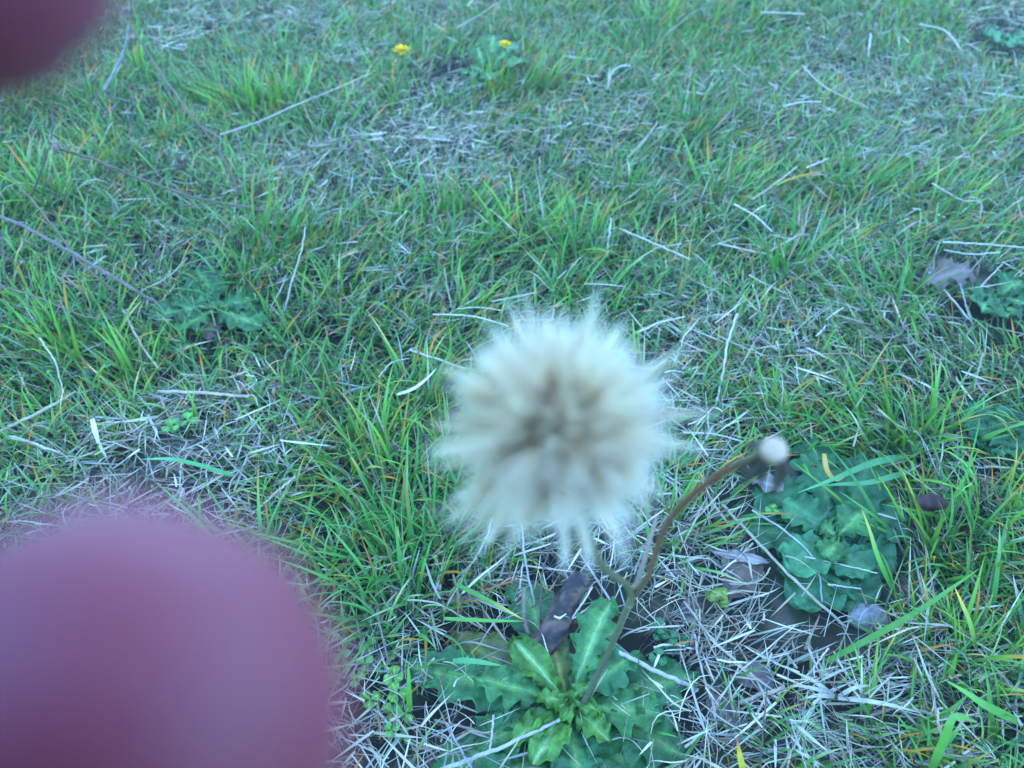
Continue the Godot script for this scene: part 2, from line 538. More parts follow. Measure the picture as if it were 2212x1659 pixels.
	clover(768, 1462, 6, 0.0060, Color(0.13, 0.24, 0.05), "dull clover clump half hidden behind the blurred thumb edge")
	clover(812, 1378, 3, 0.0048, Color(0.08, 0.2, 0.05), "small clover between long grass and straw above the dark dead leaf")
	clover(1440, 1415, 6, 0.0060, Color(0.04, 0.15, 0.05), "dark clover in shade behind the thick grey stick")
	clover(864, 1592, 3, 0.0054, Color(0.12, 0.28, 0.05), "tiny clover in pale straw below the bright green clover")
	clover(1672, 1128, 3, 0.0054, Color(0.13, 0.33, 0.06), "light green clover leaflets lying on the broad dark rosette")
	clover(395, 948, 3, 0.0072, Color(0.12, 0.3, 0.05), "lone clover leaf in dry grass above the thumb")
	var y := spot(1551, 1302, 0.012)
	r = thing("seedling", y, "single yellow-green oval leaf standing in the straw right of the forked stalk", "seedling")
	for k in [[1548, 1278, 0.02, 0.014], [1570, 1316, 0.008, 0.009]]:
		rosette_leaf(r, k[0], k[1], k[2], k[3], 1, 0.0, 0.6, Color(0.28, 0.36, 0.05), 0.8, 0.5)

func stem(parent: Node3D, called: String, pts: Array, r0: float, r1: float, c0: Color, c1: Color) -> void:
	var s := Shape.new()
	var rads := []
	var cols := []
	for i in pts.size():
		var t := float(i) / (pts.size() - 1)
		rads.append(lerpf(r0, r1, t) * (1.0 + 0.05 * rf(-1, 1)))
		cols.append(c0.lerp(c1, t))
	s.tube(pts, rads, cols, 10, 0.07, rng)
	var base := parent.position
	for i in s.v.size(): s.v[i] -= base
	put(called, s.mesh(M["stalk"]), Vector3.ZERO, parent)

func pappus(hairs: int, l: float, half: float, thick: float, s: Shape, from: Vector3, up: Vector3, c0: Color, c1: Color) -> void:
	var side := up.cross(Vector3.RIGHT if absf(up.x) < 0.8 else Vector3.UP).normalized()
	var other := up.cross(side)
	for k in hairs:
		var a := rf(0, TAU)
		var q := half * pow(rf(0.0, 1.0), 0.85)
		var d := (up * cos(q) + (side * cos(a) + other * sin(a)) * sin(q)).normalized()
		var d2 := (d + (d - up * d.dot(up)) * rf(-0.25, 0.5) + Vector3(rf(-1, 1), rf(-1, 1), rf(-1, 1)) * 0.06).normalized()
		var ll := l * rf(0.66, 1.12)
		var mid := from + d * ll * 0.55
		s.tube([from, mid, mid + d2 * ll * 0.45], [thick, thick * 0.8, thick * 0.3], [c0, c0.lerp(c1, 0.45), c1], 3, 0.0, null, false)

func seed_head(parent: Node3D, at: Vector3, neck: Vector3, radius: float) -> void:
	# the button the seeds sit on, with withered bracts behind; each seed a piece of its own
	var s := Shape.new()
	s.blob(Vector3.ZERO, Vector3.ONE * 0.0046, Color(0.85, 0.62, 0.36), 10, 14)
	var hub := put("seed_head", s.mesh(M["stalk"]), at - parent.position, parent)
	hub.set_meta("label", "round white and cream fluffy seed head")
	var kinds := []
	for k in 6:
		var sd := Shape.new()
		var core := [Vector3(0, 0.0026, 0), Vector3(0, 0.0036, 0), Vector3(0, 0.0046, 0), Vector3(0, 0.0052, 0), Vector3(0, 0.0060, 0)]
		sd.tube(core, [0.00016, 0.00032, 0.00028, 0.00014, 0.0001], [Color(0.6, 0.40, 0.2), Color(0.6, 0.38, 0.16), Color(0.62, 0.42, 0.2), Color(0.75, 0.6, 0.4), Color(0.8, 0.68, 0.5)], 6)
		pappus(62 if k < 3 else 30, (radius - 0.0048) * (0.86 if k < 3 else 1.06), [0.17, 0.22, 0.28, 0.055, 0.075, 0.045][k], 0.00008 if k > 2 else 0.00007, sd, Vector3(0, 0.0050 + 0.0003 * k, 0), Vector3.UP, Color(0.96, 0.73, 0.48), Color(0.95, 0.87, 0.76))
		kinds.append(sd.mesh(M["fluff"]))
	var n := 296
	for i in n:
		var yy := 1.0 - 2.0 * (i + 0.5) / n
		var a := i * 2.399963
		var d := Vector3(sqrt(1.0 - yy * yy) * cos(a), yy, sqrt(1.0 - yy * yy) * sin(a))
		d = (d + Vector3(rf(-1, 1), rf(-1, 1), rf(-1, 1)) * 0.15).normalized()
		if d.dot(neck) > 0.9: continue
		var o := put("seed", kinds[rng.randi() % 3 + (0 if rng.randf() < 0.58 else 3)], Vector3.ZERO, hub)
		var x := d.cross(Vector3(0.3, 0.2, 0.9)).normalized()
		var k := rf(0.84, 1.06)
		o.basis = Basis(x * k, d * k, x.cross(d) * k)

func bare_head(parent: Node3D, at: Vector3, out: Vector3) -> void:
	var s := Shape.new()
	var eye := (EYE - at).normalized()
	var face := (eye * 0.8 + out * 0.45 + Vector3.UP * 0.2).normalized()
	var x := face.cross(Vector3.UP).normalized()
	var b := Basis(x, face, x.cross(face))
	s.blob(Vector3.ZERO, Vector3(0.0025, 0.0023, 0.0025), Color(0.48, 0.31, 0.20), 16, 24, b)
	for i in s.v.size():
		s.v[i] *= 1.0 + 0.035 * rf(-1, 1)
		var dot := 0.75 + 0.35 * rf(0, 1)
		s.c[i] = Color(0.48, 0.31, 0.20) * dot
	var knob := put("bare_seed_head", s.mesh(M["dead"]), at - parent.position, parent)
	knob.set_meta("label", "bare pale brown knob left after its seeds blew away")
	# the cup behind it and the withered bracts bent back
	var cup := Shape.new()
	cup.tube([out * -0.0078, out * -0.005, out * -0.0022, -face * 0.0006], [0.0009, 0.0015, 0.0023, 0.0022], [Color(0.2, 0.14, 0.08), Color(0.16, 0.11, 0.06), Color(0.17, 0.12, 0.07), Color(0.2, 0.15, 0.1)], 12, 0.05, rng)
	put("cup", cup.mesh(M["stalk"]), Vector3.ZERO, knob)
	for i in 15:
		var a := rf(0, TAU)
		var d := (b.x * cos(a) + b.z * sin(a))
		if d.y > 0.35: d = d.slerp(-d, 0.8).normalized()
		var o := put("bract", leaf_mesh(rf(0.0060, 0.0095), rf(0.0010, 0.0016), 1, 0.0, rf(-0.2, 0.2), rf(-0.3, 0.6), 0.4, Color(0.055, 0.042, 0.032) if i % 4 else Color(0.17, 0.12, 0.05), Color(0.10, 0.075, 0.045), M["dead"], 0.0003, Color(0, 0, 0, 0), 8), Vector3.ZERO, knob)
		var back := (d * 0.45 - out * rf(0.2, 0.7) + Vector3.DOWN * rf(0.3, 0.9) + Vector3(rf(-0.2, 0.2), 0, 0)).normalized()
		var xx := face.cross(back).normalized()
		o.basis = Basis(xx, back.cross(xx), back)
		o.position = d * 0.0020 - face * 0.0012

func yellow_flower(px: float, py: float, h: float, r: float, label: String) -> void:
	var top := spot(px, py, h)
	var foot := Vector3(top.x, ground(top.x, top.z), top.z)
	var o := thing("yellow_flower", foot, label, "flower", "yellow flowers in the far grass")
	stem(o, "stalk", smooth_line([foot, foot.lerp(top, 0.5) + Vector3(0.004, 0, 0.003), top], 8), 0.0013, 0.001, Color(0.1, 0.2, 0.05), Color(0.1, 0.2, 0.05))
	var c := Shape.new()
	c.tube([Vector3(0, -0.008, 0), Vector3(0, -0.004, 0), Vector3(0, 0, 0)], [0.0012, r * 0.3, r * 0.34], [Color(0.07, 0.15, 0.04), Color(0.07, 0.15, 0.04), Color(0.6, 0.4, 0.02)], 10)
	put("flower_cup", c.mesh(M["stalk"]), top - foot, o)
	for k in 30:
		var ring := k % 3
		var p := put("petal", leaf_mesh(r * [1.0, 0.8, 0.55][ring], r * 0.3, 1, 0.0, [0.35, 0.65, 1.0][ring] + rf(-0.1, 0.15), 0.25, 0.7, Color(0.85, 0.52, 0.008) * rf(0.9, 1.1), Color(0.8, 0.45, 0.008), M["petal"], 0.0006, Color(0, 0, 0, 0), 8), top - foot, o)
		p.rotation.y = k * 2.4

func clover(px: float, py: float, n: int, r: float, col: Color, label: String) -> void:
	var at := spot(px, py)
	at.y = ground(at.x, at.z)
	var o := thing("clover", at, label, "clover", "clover in the turf")
	for k in n:
		var q := Vector3(rf(-1, 1), 0, rf(-1, 1)) * r * sqrt(n) * 0.75
		var h := rf(0.010, 0.019)
		var s := Shape.new()
		s.tube(smooth_line([q * 0.3, q * 0.8 + Vector3(0, h * 0.6, 0), q + Vector3(0, h, 0)], 4), [0.0005, 0.0005, 0.0005, 0.0005, 0.0004], [col, col, col, col, col], 5)
		var st := put("leaf_stalk", s.mesh(M["grass"]), Vector3.ZERO, o)
		var turn := rf(0, TAU)
		for j in 3:
			var lf := put("leaflet", leaf_mesh(r * rf(0.85, 1.1), r * 0.95, 1, 0.0, rf(0.0, 0.35), 0.3, 0.62, col * rf(0.85, 1.2), col * 1.5, M["leaf"], 0.0006, Color(0, 0, 0, 0), 10), q + Vector3(0, h, 0), st)
			lf.rotation = Vector3(rf(-0.15, 0.15), turn + TAU * j / 3.0, 0)

# ---------------------------------------------------------------- straws, sticks, dead leaves, stones
const STRAW := Color(0.42, 0.32, 0.21)
const PALE := Color(0.50, 0.42, 0.31)
const GREYISH := Color(0.34, 0.29, 0.24)
const BROWN := Color(0.19, 0.125, 0.085)
const RUST := Color(0.36, 0.13, 0.05)
const DARK := Color(0.09, 0.055, 0.04)
const LEAFY := Color(0.10, 0.25, 0.035)
const BLUEGREEN := Color(0.06, 0.19, 0.06)

# a round stalk along the places seen at these pixels, each with its height over the soil in millimetres
func stalk(called: String, label: String, r: float, col: Color, way: Array, end := 0.7, group := "") -> Node3D:
	var pts := []
	for q in way:
		pts.append(spot(q[0], q[1], q[2] * (0.001 if called == "seed_stalk" else 0.0008)))
	var at: Vector3 = pts[0]
	for i in pts.size(): pts[i] -= at
	r *= 0.95 if called == "seed_stalk" else 0.68 if way[0][1] > 460 else 0.56
	var line := smooth_line(pts, 10 + 6 * (pts.size() - 2))
	var rads := []
	var cols := []
	var tone := rf(0.85, 1.15)
	for i in line.size():
		var t := float(i) / (line.size() - 1)
		rads.append(r * 0.001 * lerpf(1.0, end, t) * rf(0.93, 1.07))
		if i > 0 and i < line.size() - 1: line[i] += Vector3(rf(-1, 1), rf(-0.5, 0.5), rf(-1, 1)) * r * 0.00045
		cols.append(col * tone * rf(0.8, 1.15))
	var s := Shape.new()
	s.tube(line, rads, cols, 8, 0.05, rng)
	var o := put(called, s.mesh(M["stalk"]), at)
	tag(o, label, "stalk" if called.contains("stalk") else "twig" if called.contains("twig") else "straw", group if group else "dry straws and stalks in the grass")
	return o

# a flat blade along the same sort of path
func strap(called: String, label: String, w: float, c0: Color, c1: Color, way: Array, mat: String, fold := 0.25, cat := "grass blade", group := "large single grass blades") -> Node3D:
	var pts := []
	for q in way:
		pts.append(spot(q[0], q[1], q[2] * 0.001))
	var at: Vector3 = pts[0]
	for i in pts.size(): pts[i] -= at
	var line := smooth_line(pts, 22)
	var s := Shape.new()
	var n := line.size() - 1
	var eye := (EYE - at).normalized()
	var face := (Vector3.UP + Vector3(rf(-0.4, 0.4), 0, rf(0.1, 0.7))).normalized()
	for i in n + 1:
		var t := float(i) / n
		var d: Vector3 = (line[mini(i + 1, n)] - line[maxi(i - 1, 0)]).normalized()
		var side := d.cross(face).normalized()
		var nor := side.cross(d)
		var half := w * 0.0005 * (1.0 - pow(t, 3.0)) * (0.75 + 0.25 * smoothstep(0.0, 0.25, t)) + 0.0001
		var col := c0.lerp(c1, smoothstep(0.45, 1.0, t)) * rf(0.92, 1.06)
		s.add(line[i] - side * half + nor * half * fold, col, Vector2(0, t * 5))
		s.add(line[i], col * 1.05, Vector2(0.5, t * 5))
		s.add(line[i] + side * half + nor * half * fold, col, Vector2(1, t * 5))
	for i in n:
		for k in 2:
			var a := i * 3 + k
			s.quad(a, a + 3, a + 4, a + 1)
	var o := put(called, s.mesh(M[mat]), at)
	tag(o, label, cat, group)
	return o

func make_litter() -> void:
	# thick sticks in front
	stalk("dry_twig", "thick grey broken stick right of the forked stalk, pointing down to the right", 2.0, GREYISH * 1.35, [[1337, 1408, 20], [1405, 1444, 17], [1474, 1476, 16], [1506, 1490, 10]], 0.9)
	stalk("dry_twig", "straight dark-tipped twig lying across the toothed rosette in front", 1.9, GREYISH * 1.2, [[950, 1664, 16], [1070, 1620, 20], [1150, 1584, 24], [1236, 1541, 26]], 0.7)
	stalk("dry_stalk", "hollow split brown stalk standing left of the charred stick behind the rosette", 2.1, BROWN * 1.2, [[1148, 1415, 8], [1130, 1320, 26], [1133, 1270, 38]], 0.9)
	stalk("dry_stalk", "upright thin grey stalk just left of the split brown stalk", 1.1, GREYISH * 1.1, [[1160, 1330, 8], [1137, 1222, 40], [1126, 1130, 58]], 0.8)
	stalk("dry_stalk", "thin dark stalk rising under the seed head behind the charred stick", 0.9, DARK * 1.5, [[1167, 1362, 12], [1172, 1240, 36], [1202, 1150, 56]], 0.8)
	stalk("dry_straw", "grey straw slanting behind the branch of the seed head down to the fork", 1.2, GREYISH * 1.2, [[1334, 1322, 10], [1295, 1260, 18], [1252, 1195, 20]], 0.8)
	stalk("dry_straw", "short white straw standing against the charred stick", 1.0, PALE, [[1220, 1360, 14], [1248, 1318, 24], [1280, 1268, 34]], 0.8)
	stalk("dry_straw", "bent pale straw arching from the green tuft above the dark dead leaf", 0.9, STRAW, [[880, 1296, 40], [944, 1304, 30], [1042, 1358, 12]], 0.7)
	stalk("dry_stalk", "grey stalk running from the thumb edge to the dark dead leaf", 1.3, GREYISH, [[700, 1356, 14], [770, 1398, 16], [840, 1448, 14]], 0.9)
	stalk("dry_straw", "brown straw lying over the left tip of the toothed rosette", 1.1, BROWN * 1.6, [[938, 1556, 18], [1000, 1570, 20], [1062, 1588, 18]], 0.8)
	stalk("dry_straw", "short pale straw hanging down left of the twig on the rosette", 1.0, PALE * 0.9, [[1066, 1545, 22], [1063, 1580, 22], [1058, 1620, 20]], 0.8)
	stalk("dry_straw", "mauve thin straw crossing the end of the twig at the bottom", 0.9, Color(0.33, 0.25, 0.25), [[964, 1562, 22], [990, 1610, 24], [1020, 1662, 24]], 0.8)
	stalk("dry_straw", "rust-red thin straw above the upper rosette leaves", 0.8, RUST, [[1037, 1278, 24], [1085, 1262, 28], [1132, 1246, 30]], 0.7)
	stalk("dry_straw", "small white straw lying left above the thick grey stick", 1.1, PALE, [[1412, 1399, 18], [1450, 1392, 20], [1500, 1402, 16]], 0.8)
	# right foreground
	stalk("dry_stalk", "long pale stick slanting over the left half of the broad rosette", 1.5, STRAW * 1.05, [[1560, 1090, 16], [1692, 1229, 22], [1758, 1293, 20], [1830, 1356, 14]], 0.85)
	stalk("dry_stalk", "curved mauve-grey straw beside the long pale stick on the broad rosette", 1.0, Color(0.40, 0.33, 0.31), [[1625, 1102, 18], [1708, 1156, 22], [1762, 1216, 22], [1776, 1300, 16]], 0.7)
	stalk("dry_straw", "wavy straw curling up at its right end below the grey-brown dead leaf", 1.1, STRAW, [[1500, 1230, 18], [1560, 1252, 18], [1625, 1260, 20], [1652, 1244, 26], [1664, 1226, 30]], 0.6)
	stalk("dry_straw", "thin white straw pointing left across the middle of the broad rosette", 0.8, PALE, [[1738, 1203, 24], [1810, 1218, 24], [1895, 1238, 22]], 0.8)
	stalk("dry_straw", "short white straw just below the thin white straw on the broad rosette", 0.8, PALE, [[1788, 1262, 20], [1830, 1268, 20], [1860, 1272, 18]], 0.8)
	stalk("dry_straw", "fine straight straw crossing the matted straw, rising to the right", 0.7, PALE, [[1592, 1456, 18], [1650, 1408, 22], [1718, 1350, 24]], 0.8)
	stalk("dry_straw", "thick flattened straw below the hollow in the matted straw", 1.9, STRAW * 0.95, [[1598, 1518, 14], [1645, 1500, 16], [1696, 1486, 16]], 0.8)
	stalk("dry_stalk", "dark red-brown stem standing in grass at the bottom edge", 1.0, DARK * 1.3, [[1642, 1660, 20], [1648, 1580, 36], [1656, 1490, 54]], 0.6)
	stalk("dry_straw", "pink-brown bent straw hanging from the bottom right grass", 1.2, Color(0.42, 0.27, 0.2), [[2048, 1640, 14], [2030, 1575, 30], [2026, 1535, 38], [2036, 1530, 36]], 0.7)
	stalk("dry_straw", "long straw lying level under the large green blades, lower right corner", 1.5, STRAW * 0.9, [[1930, 1515, 14], [2020, 1545, 18], [2110, 1560, 18]], 0.8)
	stalk("dry_straw", "white straw leaning right in the grass above the pale fan of dry blades", 1.0, PALE, [[1735, 1470, 10], [1760, 1440, 20], [1790, 1400, 26]], 0.8)
	stalk("dry_straw", "pale straw lying right of the bottom end of the twig, foreground", 1.2, STRAW, [[1480, 1615, 12], [1520, 1580, 14], [1548, 1560, 14]], 0.8)
	stalk("dry_straw", "pale straw leaning on the clump of matted straw near the thick grey stick", 1.1, PALE * 0.95, [[1500, 1370, 18], [1512, 1430, 18], [1535, 1510, 14]], 0.8)
	stalk("dry_straw", "bone-coloured straw crossing the matted straw steeply down to the right", 1.2, STRAW * 1.05, [[1478, 1300, 18], [1550, 1392, 20], [1640, 1470, 14]], 0.8)
	# right of the seed head
	stalk("dry_straw", "bright curved straw standing nearly upright, right above the seed head", 1.5, PALE * 1.02, [[1592, 679, 34], [1572, 740, 30], [1562, 806, 24], [1546, 876, 16]], 0.8)
	stalk("dry_straw", "white straw at a slant with forked end beside the bright curved straw", 1.3, PALE, [[1618, 594, 24], [1650, 612, 26], [1697, 634, 22]], 0.8)
	stalk("dry_straw", "whitish straw standing between the two slanting straws of the dry patch", 1.1, STRAW, [[1626, 615, 30], [1637, 650, 24], [1646, 694, 16]], 0.8)
	stalk("dry_straw", "level pale straw below the dry patch right above the seed head", 1.0, PALE, [[1655, 708, 22], [1690, 713, 24], [1725, 722, 22]], 0.8)
	stalk("dry_straw", "oblique white straw crossing the red thin stems", 1.2, PALE * 0.95, [[1745, 752, 24], [1780, 770, 26], [1815, 788, 22]], 0.8)
	stalk("dry_straw", "long thin reddish stem lying level in the right middle grass", 0.6, Color(0.4, 0.22, 0.12), [[1680, 771, 34], [1760, 766, 38], [1835, 764, 40], [1945, 781, 34]], 0.7)
	stalk("dry_stalk", "dark red thin stem standing crooked among grass above the bare brown head", 0.8, DARK * 1.4, [[1780, 884, 12], [1802, 840, 28], [1819, 790, 44]], 0.7)
	stalk("dry_stalk", "dark red thin stem behind the bend of the bare stalk", 0.8, DARK * 1.7, [[1517, 998, 12], [1523, 930, 34], [1528, 876, 46]], 0.7)
	stalk("dry_straw", "white straw arching level just above the bend of the bare stalk", 1.1, PALE, [[1475, 934, 24], [1545, 938, 26], [1605, 955, 20]], 0.8)
	stalk("dry_straw", "white curving end of an orange blade above the broad rosette", 0.9, PALE, [[1896, 884, 34], [1942, 920, 30], [1990, 937, 24]], 0.5)
	stalk("dry_straw", "upright grey straw in the grass near the right edge", 1.2, STRAW * 0.9, [[2104, 846, 16], [2112, 805, 30], [2124, 762, 42]], 0.8)
	stalk("dry_straw", "thick white straw slanting past the lobed dead leaf at right", 1.4, PALE, [[2006, 588, 26], [2048, 636, 24], [2094, 690, 18]], 0.8)
	stalk("dry_straw", "short mauve straw upright on the lobed weed at right", 1.1, Color(0.4, 0.33, 0.33), [[2074, 612, 34], [2084, 650, 26], [2097, 695, 18]], 0.8)
	stalk("dry_straw", "straw rising right from the lobed weed toward the edge", 1.1, STRAW, [[2090, 652, 22], [2125, 612, 26], [2165, 570, 26]], 0.8)
	# left
	stalk("dry_straw", "thick straight pale straw lying level, nearest above the thumb", 2.0, STRAW * 1.1, [[341, 846, 26], [440, 849, 28], [538, 857, 26]], 0.85)
	stalk("dry_straw", "curled white straw tip standing at the end of the thick level straw", 0.9, PALE * 1.1, [[534, 842, 24], [552, 826, 32], [548, 813, 36], [530, 810, 34]], 0.6)
	stalk("dry_straw", "small straw slanting under the thick level straw", 0.9, PALE, [[370, 850, 20], [345, 870, 22], [324, 884, 20]], 0.8)
	stalk("dry_straw", "thick ragged straw at the left edge rising to the right", 1.9, STRAW, [[0, 932, 24], [90, 888, 28], [164, 846, 26]], 0.8)
	stalk("dry_straw", "greyish straw below the thick ragged straw at the left edge", 1.4, GREYISH * 1.4, [[20, 942, 20], [75, 958, 22], [134, 982, 18]], 0.85)
	stalk("dry_straw", "pale drooping straw in green tuft left of the broken blue-green leaves", 1.1, PALE * 0.9, [[86, 731, 44], [118, 780, 40], [128, 815, 34], [138, 850, 26]], 0.7)
	stalk("dry_straw", "whitish straw slanting below the broken blue-green leaves", 1.3, STRAW, [[265, 668, 26], [300, 735, 28], [342, 796, 22]], 1.1)
	stalk("dry_straw", "thin straw rising right across the broken blue-green leaves", 1.0, STRAW * 0.9, [[305, 628, 34], [360, 600, 40], [404, 558, 40]], 0.7)
	stalk("dry_straw", "long pale upright straw between the broken leaves and the seed head", 1.2, PALE * 0.85, [[615, 672, 20], [630, 610, 40], [650, 545, 56], [660, 490, 66]], 0.7)
	stalk("dry_straw", "pinkish straight straw leaning behind the top of the thumb", 1.2, Color(0.5, 0.37, 0.3), [[545, 1110, 14], [590, 1070, 22], [638, 1030, 26]], 0.8)
	stalk("dry_stalk", "dark brown arching stem at the left edge above the green tuft", 1.3, BROWN, [[-10, 612, 60], [90, 646, 54], [200, 687, 44], [310, 672, 30]], 0.6)
	stalk("dry_stalk", "short dark stem joining the arching brown stem at the left edge", 1.0, DARK * 1.4, [[14, 620, 58], [10, 585, 70], [4, 500, 84]], 0.8)
	# middle
	stalk("dry_straw", "thick speckled straw pointing into the left side of the seed head", 1.5, PALE * 0.9, [[886, 756, 32], [945, 776, 32], [1004, 797, 28], [1050, 802, 22]], 0.75)
	stalk("dry_straw", "long white straw arching just above the seed head", 1.0, PALE * 1.05, [[935, 679, 36], [1000, 681, 38], [1045, 688, 36], [1100, 706, 28]], 0.8)
	stalk("dry_straw", "thin straw lying above the long white arching straw", 0.8, PALE * 0.9, [[988, 667, 34], [1035, 664, 36], [1084, 671, 32]], 0.8)
	stalk("dry_straw", "white straw rising right toward the top of the seed head", 1.0, PALE, [[1062, 651, 34], [1110, 642, 36], [1156, 632, 34]], 0.8)
	stalk("dry_straw", "small bowed straw left of the cream seed pod straw", 0.8, PALE * 0.95, [[818, 815, 34], [845, 784, 38], [884, 774, 34]], 0.7)
	stalk("dry_straw", "pale upright straw in the grass left above the seed head", 1.0, STRAW * 0.95, [[976, 665, 18], [966, 620, 32], [960, 580, 44]], 0.8)
	stalk("dry_straw", "pale bowed straw between the seed head and the bright curved straw", 1.2, PALE, [[1378, 718, 26], [1425, 697, 32], [1480, 684, 30]], 0.8)
	stalk("dry_straw", "thin level white straw in green blades above the seed head", 0.8, PALE, [[1262, 613, 40], [1305, 614, 42], [1350, 619, 40]], 0.8)
	stalk("dry_straw", "white slender straw curving down below the left of the seed head", 0.9, PALE * 1.05, [[1062, 1120, 46], [1055, 1150, 38], [1030, 1200, 26], [985, 1265, 18]], 0.6)
	# farther up
	stalk("dry_straw", "straight white straw slanting in the middle grass", 1.4, PALE, [[1338, 494, 34], [1400, 520, 34], [1490, 560, 28]], 0.8)
	stalk("dry_straw", "upright mauve straw left of the straight white slanting straw", 1.4, GREYISH * 1.35, [[1310, 556, 18], [1315, 515, 36], [1320, 470, 52]], 0.8)
	stalk("dry_straw", "bent white straw with a kink in the right middle grass", 1.6, PALE, [[1586, 441, 34], [1630, 466, 36], [1668, 500, 30]], 0.9)
	stalk("dry_straw", "straight pale straw below the kinked straw, pointing down right", 1.3, PALE * 0.95, [[1553, 526, 30], [1605, 538, 32], [1665, 551, 28]], 0.8)
	stalk("dry_straw", "pale straw rising right to a bundle beside the kinked straw", 1.2, PALE * 0.95, [[1658, 545, 26], [1700, 522, 32], [1730, 505, 34]], 0.8)
	stalk("dry_straw", "broad bowed straw slanting through the right middle grass", 2.0, STRAW, [[1624, 431, 30], [1670, 400, 36], [1722, 360, 38]], 0.7)
	stalk("dry_straw", "short bright straw right of the broad bowed straw", 1.8, PALE, [[1742, 363, 40], [1765, 353, 42], [1790, 342, 40]], 0.8)
	stalk("dry_straw", "long jointed straw curving down to the right in the far right grass", 1.9, STRAW * 1.05, [[1733, 142, 46], [1775, 183, 44], [1820, 208, 40], [1870, 229, 32]], 0.6)
	stalk("dry_straw", "short bowed white straw below the long jointed straw", 1.6, PALE, [[1690, 230, 40], [1730, 221, 44], [1774, 220, 40]], 0.8)
	stalk("dry_straw", "level white straw near the far edge of the grass", 2.2, PALE * 0.95, [[1643, 27, 50], [1690, 28, 52], [1738, 30, 50]], 0.8)
	stalk("dry_straw", "bowed straw running down beside the pale far weed", 2.2, PALE * 0.9, [[1986, 52, 50], [2042, 67, 52], [2074, 106, 40]], 0.8)
	stalk("dry_straw", "short thick upright straw in the far right grass", 2.6, PALE * 0.9, [[1875, 121, 30], [1878, 98, 44], [1881, 72, 56]], 0.9)
	stalk("dry_straw", "thin pale straw at the far right edge", 1.4, PALE, [[2122, 200, 44], [2165, 205, 46], [2215, 211, 44]], 0.8)
	stalk("dry_straw", "white straw with a sharp bend near the right edge", 1.3, PALE, [[2014, 396, 36], [2075, 431, 36], [2118, 438, 34], [2116, 480, 20]], 0.7)
	stalk("dry_straw", "long level white straw at the right edge above the lobed dead leaf", 1.3, PALE, [[2036, 523, 34], [2120, 527, 36], [2220, 536, 34]], 0.8)
	stalk("dry_straw", "lower of two level straws at the right edge, bent in the middle", 1.2, PALE * 0.9, [[2040, 540, 26], [2095, 549, 30], [2160, 545, 30]], 0.8)
	stalk("dry_straw", "pale ragged straw in the middle grass slanting up to the right", 2.0, STRAW, [[1355, 340, 30], [1390, 305, 40], [1420, 264, 46]], 0.7)
	stalk("dry_straw", "bent whitish stem standing right of the round-leaved weed", 2.2, GREYISH * 1.4, [[1312, 192, 30], [1320, 162, 50], [1335, 145, 60], [1362, 141, 60]], 0.7)
	stalk("dry_straw", "level pale straw in the grass far behind the seed head", 1.6, PALE * 0.9, [[895, 296, 42], [935, 300, 44], [975, 304, 40]], 0.8)
	stalk("dry_straw", "thin straw slanting in the far grass above the larger yellow flower", 1.8, STRAW, [[985, 62, 50], [1040, 30, 64], [1085, 0, 70]], 0.7)
	stalk("dry_straw", "orange-stained straw low in the grass left of the larger yellow flower", 1.6, Color(0.45, 0.33, 0.17), [[730, 190, 46], [770, 172, 50], [800, 158, 50]], 0.7)
	# tall stalks on the left
	stalk("seed_stalk", "long brown stalk with withered head leaning left over the grass", 1.5, (BROWN * 1.35) * 0.65, [[570, 455, 20], [440, 431, 50], [333, 397, 78], [187, 339, 110], [122, 320, 124]], 0.75)
	withered(122, 320, 124, 0.0052, BROWN * 0.9, "withered")
	stalk("seed_stalk", "mauve-brown stalk at the left edge running down behind the broken leaves", 1.6, (Color(0.30, 0.21, 0.18)) * 0.65, [[335, 652, 22], [250, 602, 56], [167, 553, 80], [73, 500, 100], [-12, 462, 116]], 0.9)
	stalk("seed_stalk", "thin brown stalk rising to upper left beside the mauve-brown stalk", 1.2, (BROWN * 1.5) * 0.65, [[262, 640, 18], [187, 580, 46], [130, 510, 72], [73, 437, 96], [13, 374, 116]], 0.6)
	stalk("seed_stalk", "thin dark stalk standing at left below the fingertip", 1.0, (DARK * 1.7) * 0.65, [[68, 424, 50], [90, 365, 78], [110, 300, 100], [114, 262, 112], [110, 233, 118]], 0.7)
	stalk("seed_stalk", "long slender brown stalk rising toward the fingertip", 1.3, (BROWN * 1.5) * 0.65, [[520, 420, 12], [467, 317, 60], [417, 253, 90], [350, 160, 124], [283, 60, 164], [247, 5, 180]], 0.7)
	stalk("seed_stalk", "short stalk with bleached top crossing the long slender brown stalk", 1.8, (GREYISH * 1.3) * 0.65, [[226, 195, 40], [250, 150, 66], [270, 104, 92], [278, 55, 118]], 1.2)
	stalk("seed_stalk", "short dark stalk carrying a black bud in the left grass", 1.2, (DARK * 1.6) * 0.65, [[475, 422, 20], [417, 382, 48], [393, 358, 62]], 1.2)
	withered(392, 357, 63, 0.0060, DARK, "bud")
	stalk("dry_straw", "long thin stick lying across the dark hollow of the far left tuft", 1.5, GREYISH * 1.3, [[475, 291, 56], [560, 262, 62], [650, 222, 64], [735, 188, 58]], 0.7)

	# large single blades of grass
	strap("grass_blade", "longest broad green blade sweeping up to the right past the grey stone", 3.6, LEAFY * 0.65, LEAFY * 0.8, [[1786, 1428, 16], [1880, 1378, 30], [1985, 1318, 42], [2116, 1228, 52]], "grass")
	strap("grass_blade", "upper broad blue-green blade lying over the tip of the broad rosette", 4.6, BLUEGREEN, BLUEGREEN * 1.3, [[1960, 985, 20], [1885, 1000, 34], [1800, 1035, 34], [1722, 1065, 26]], "grass")
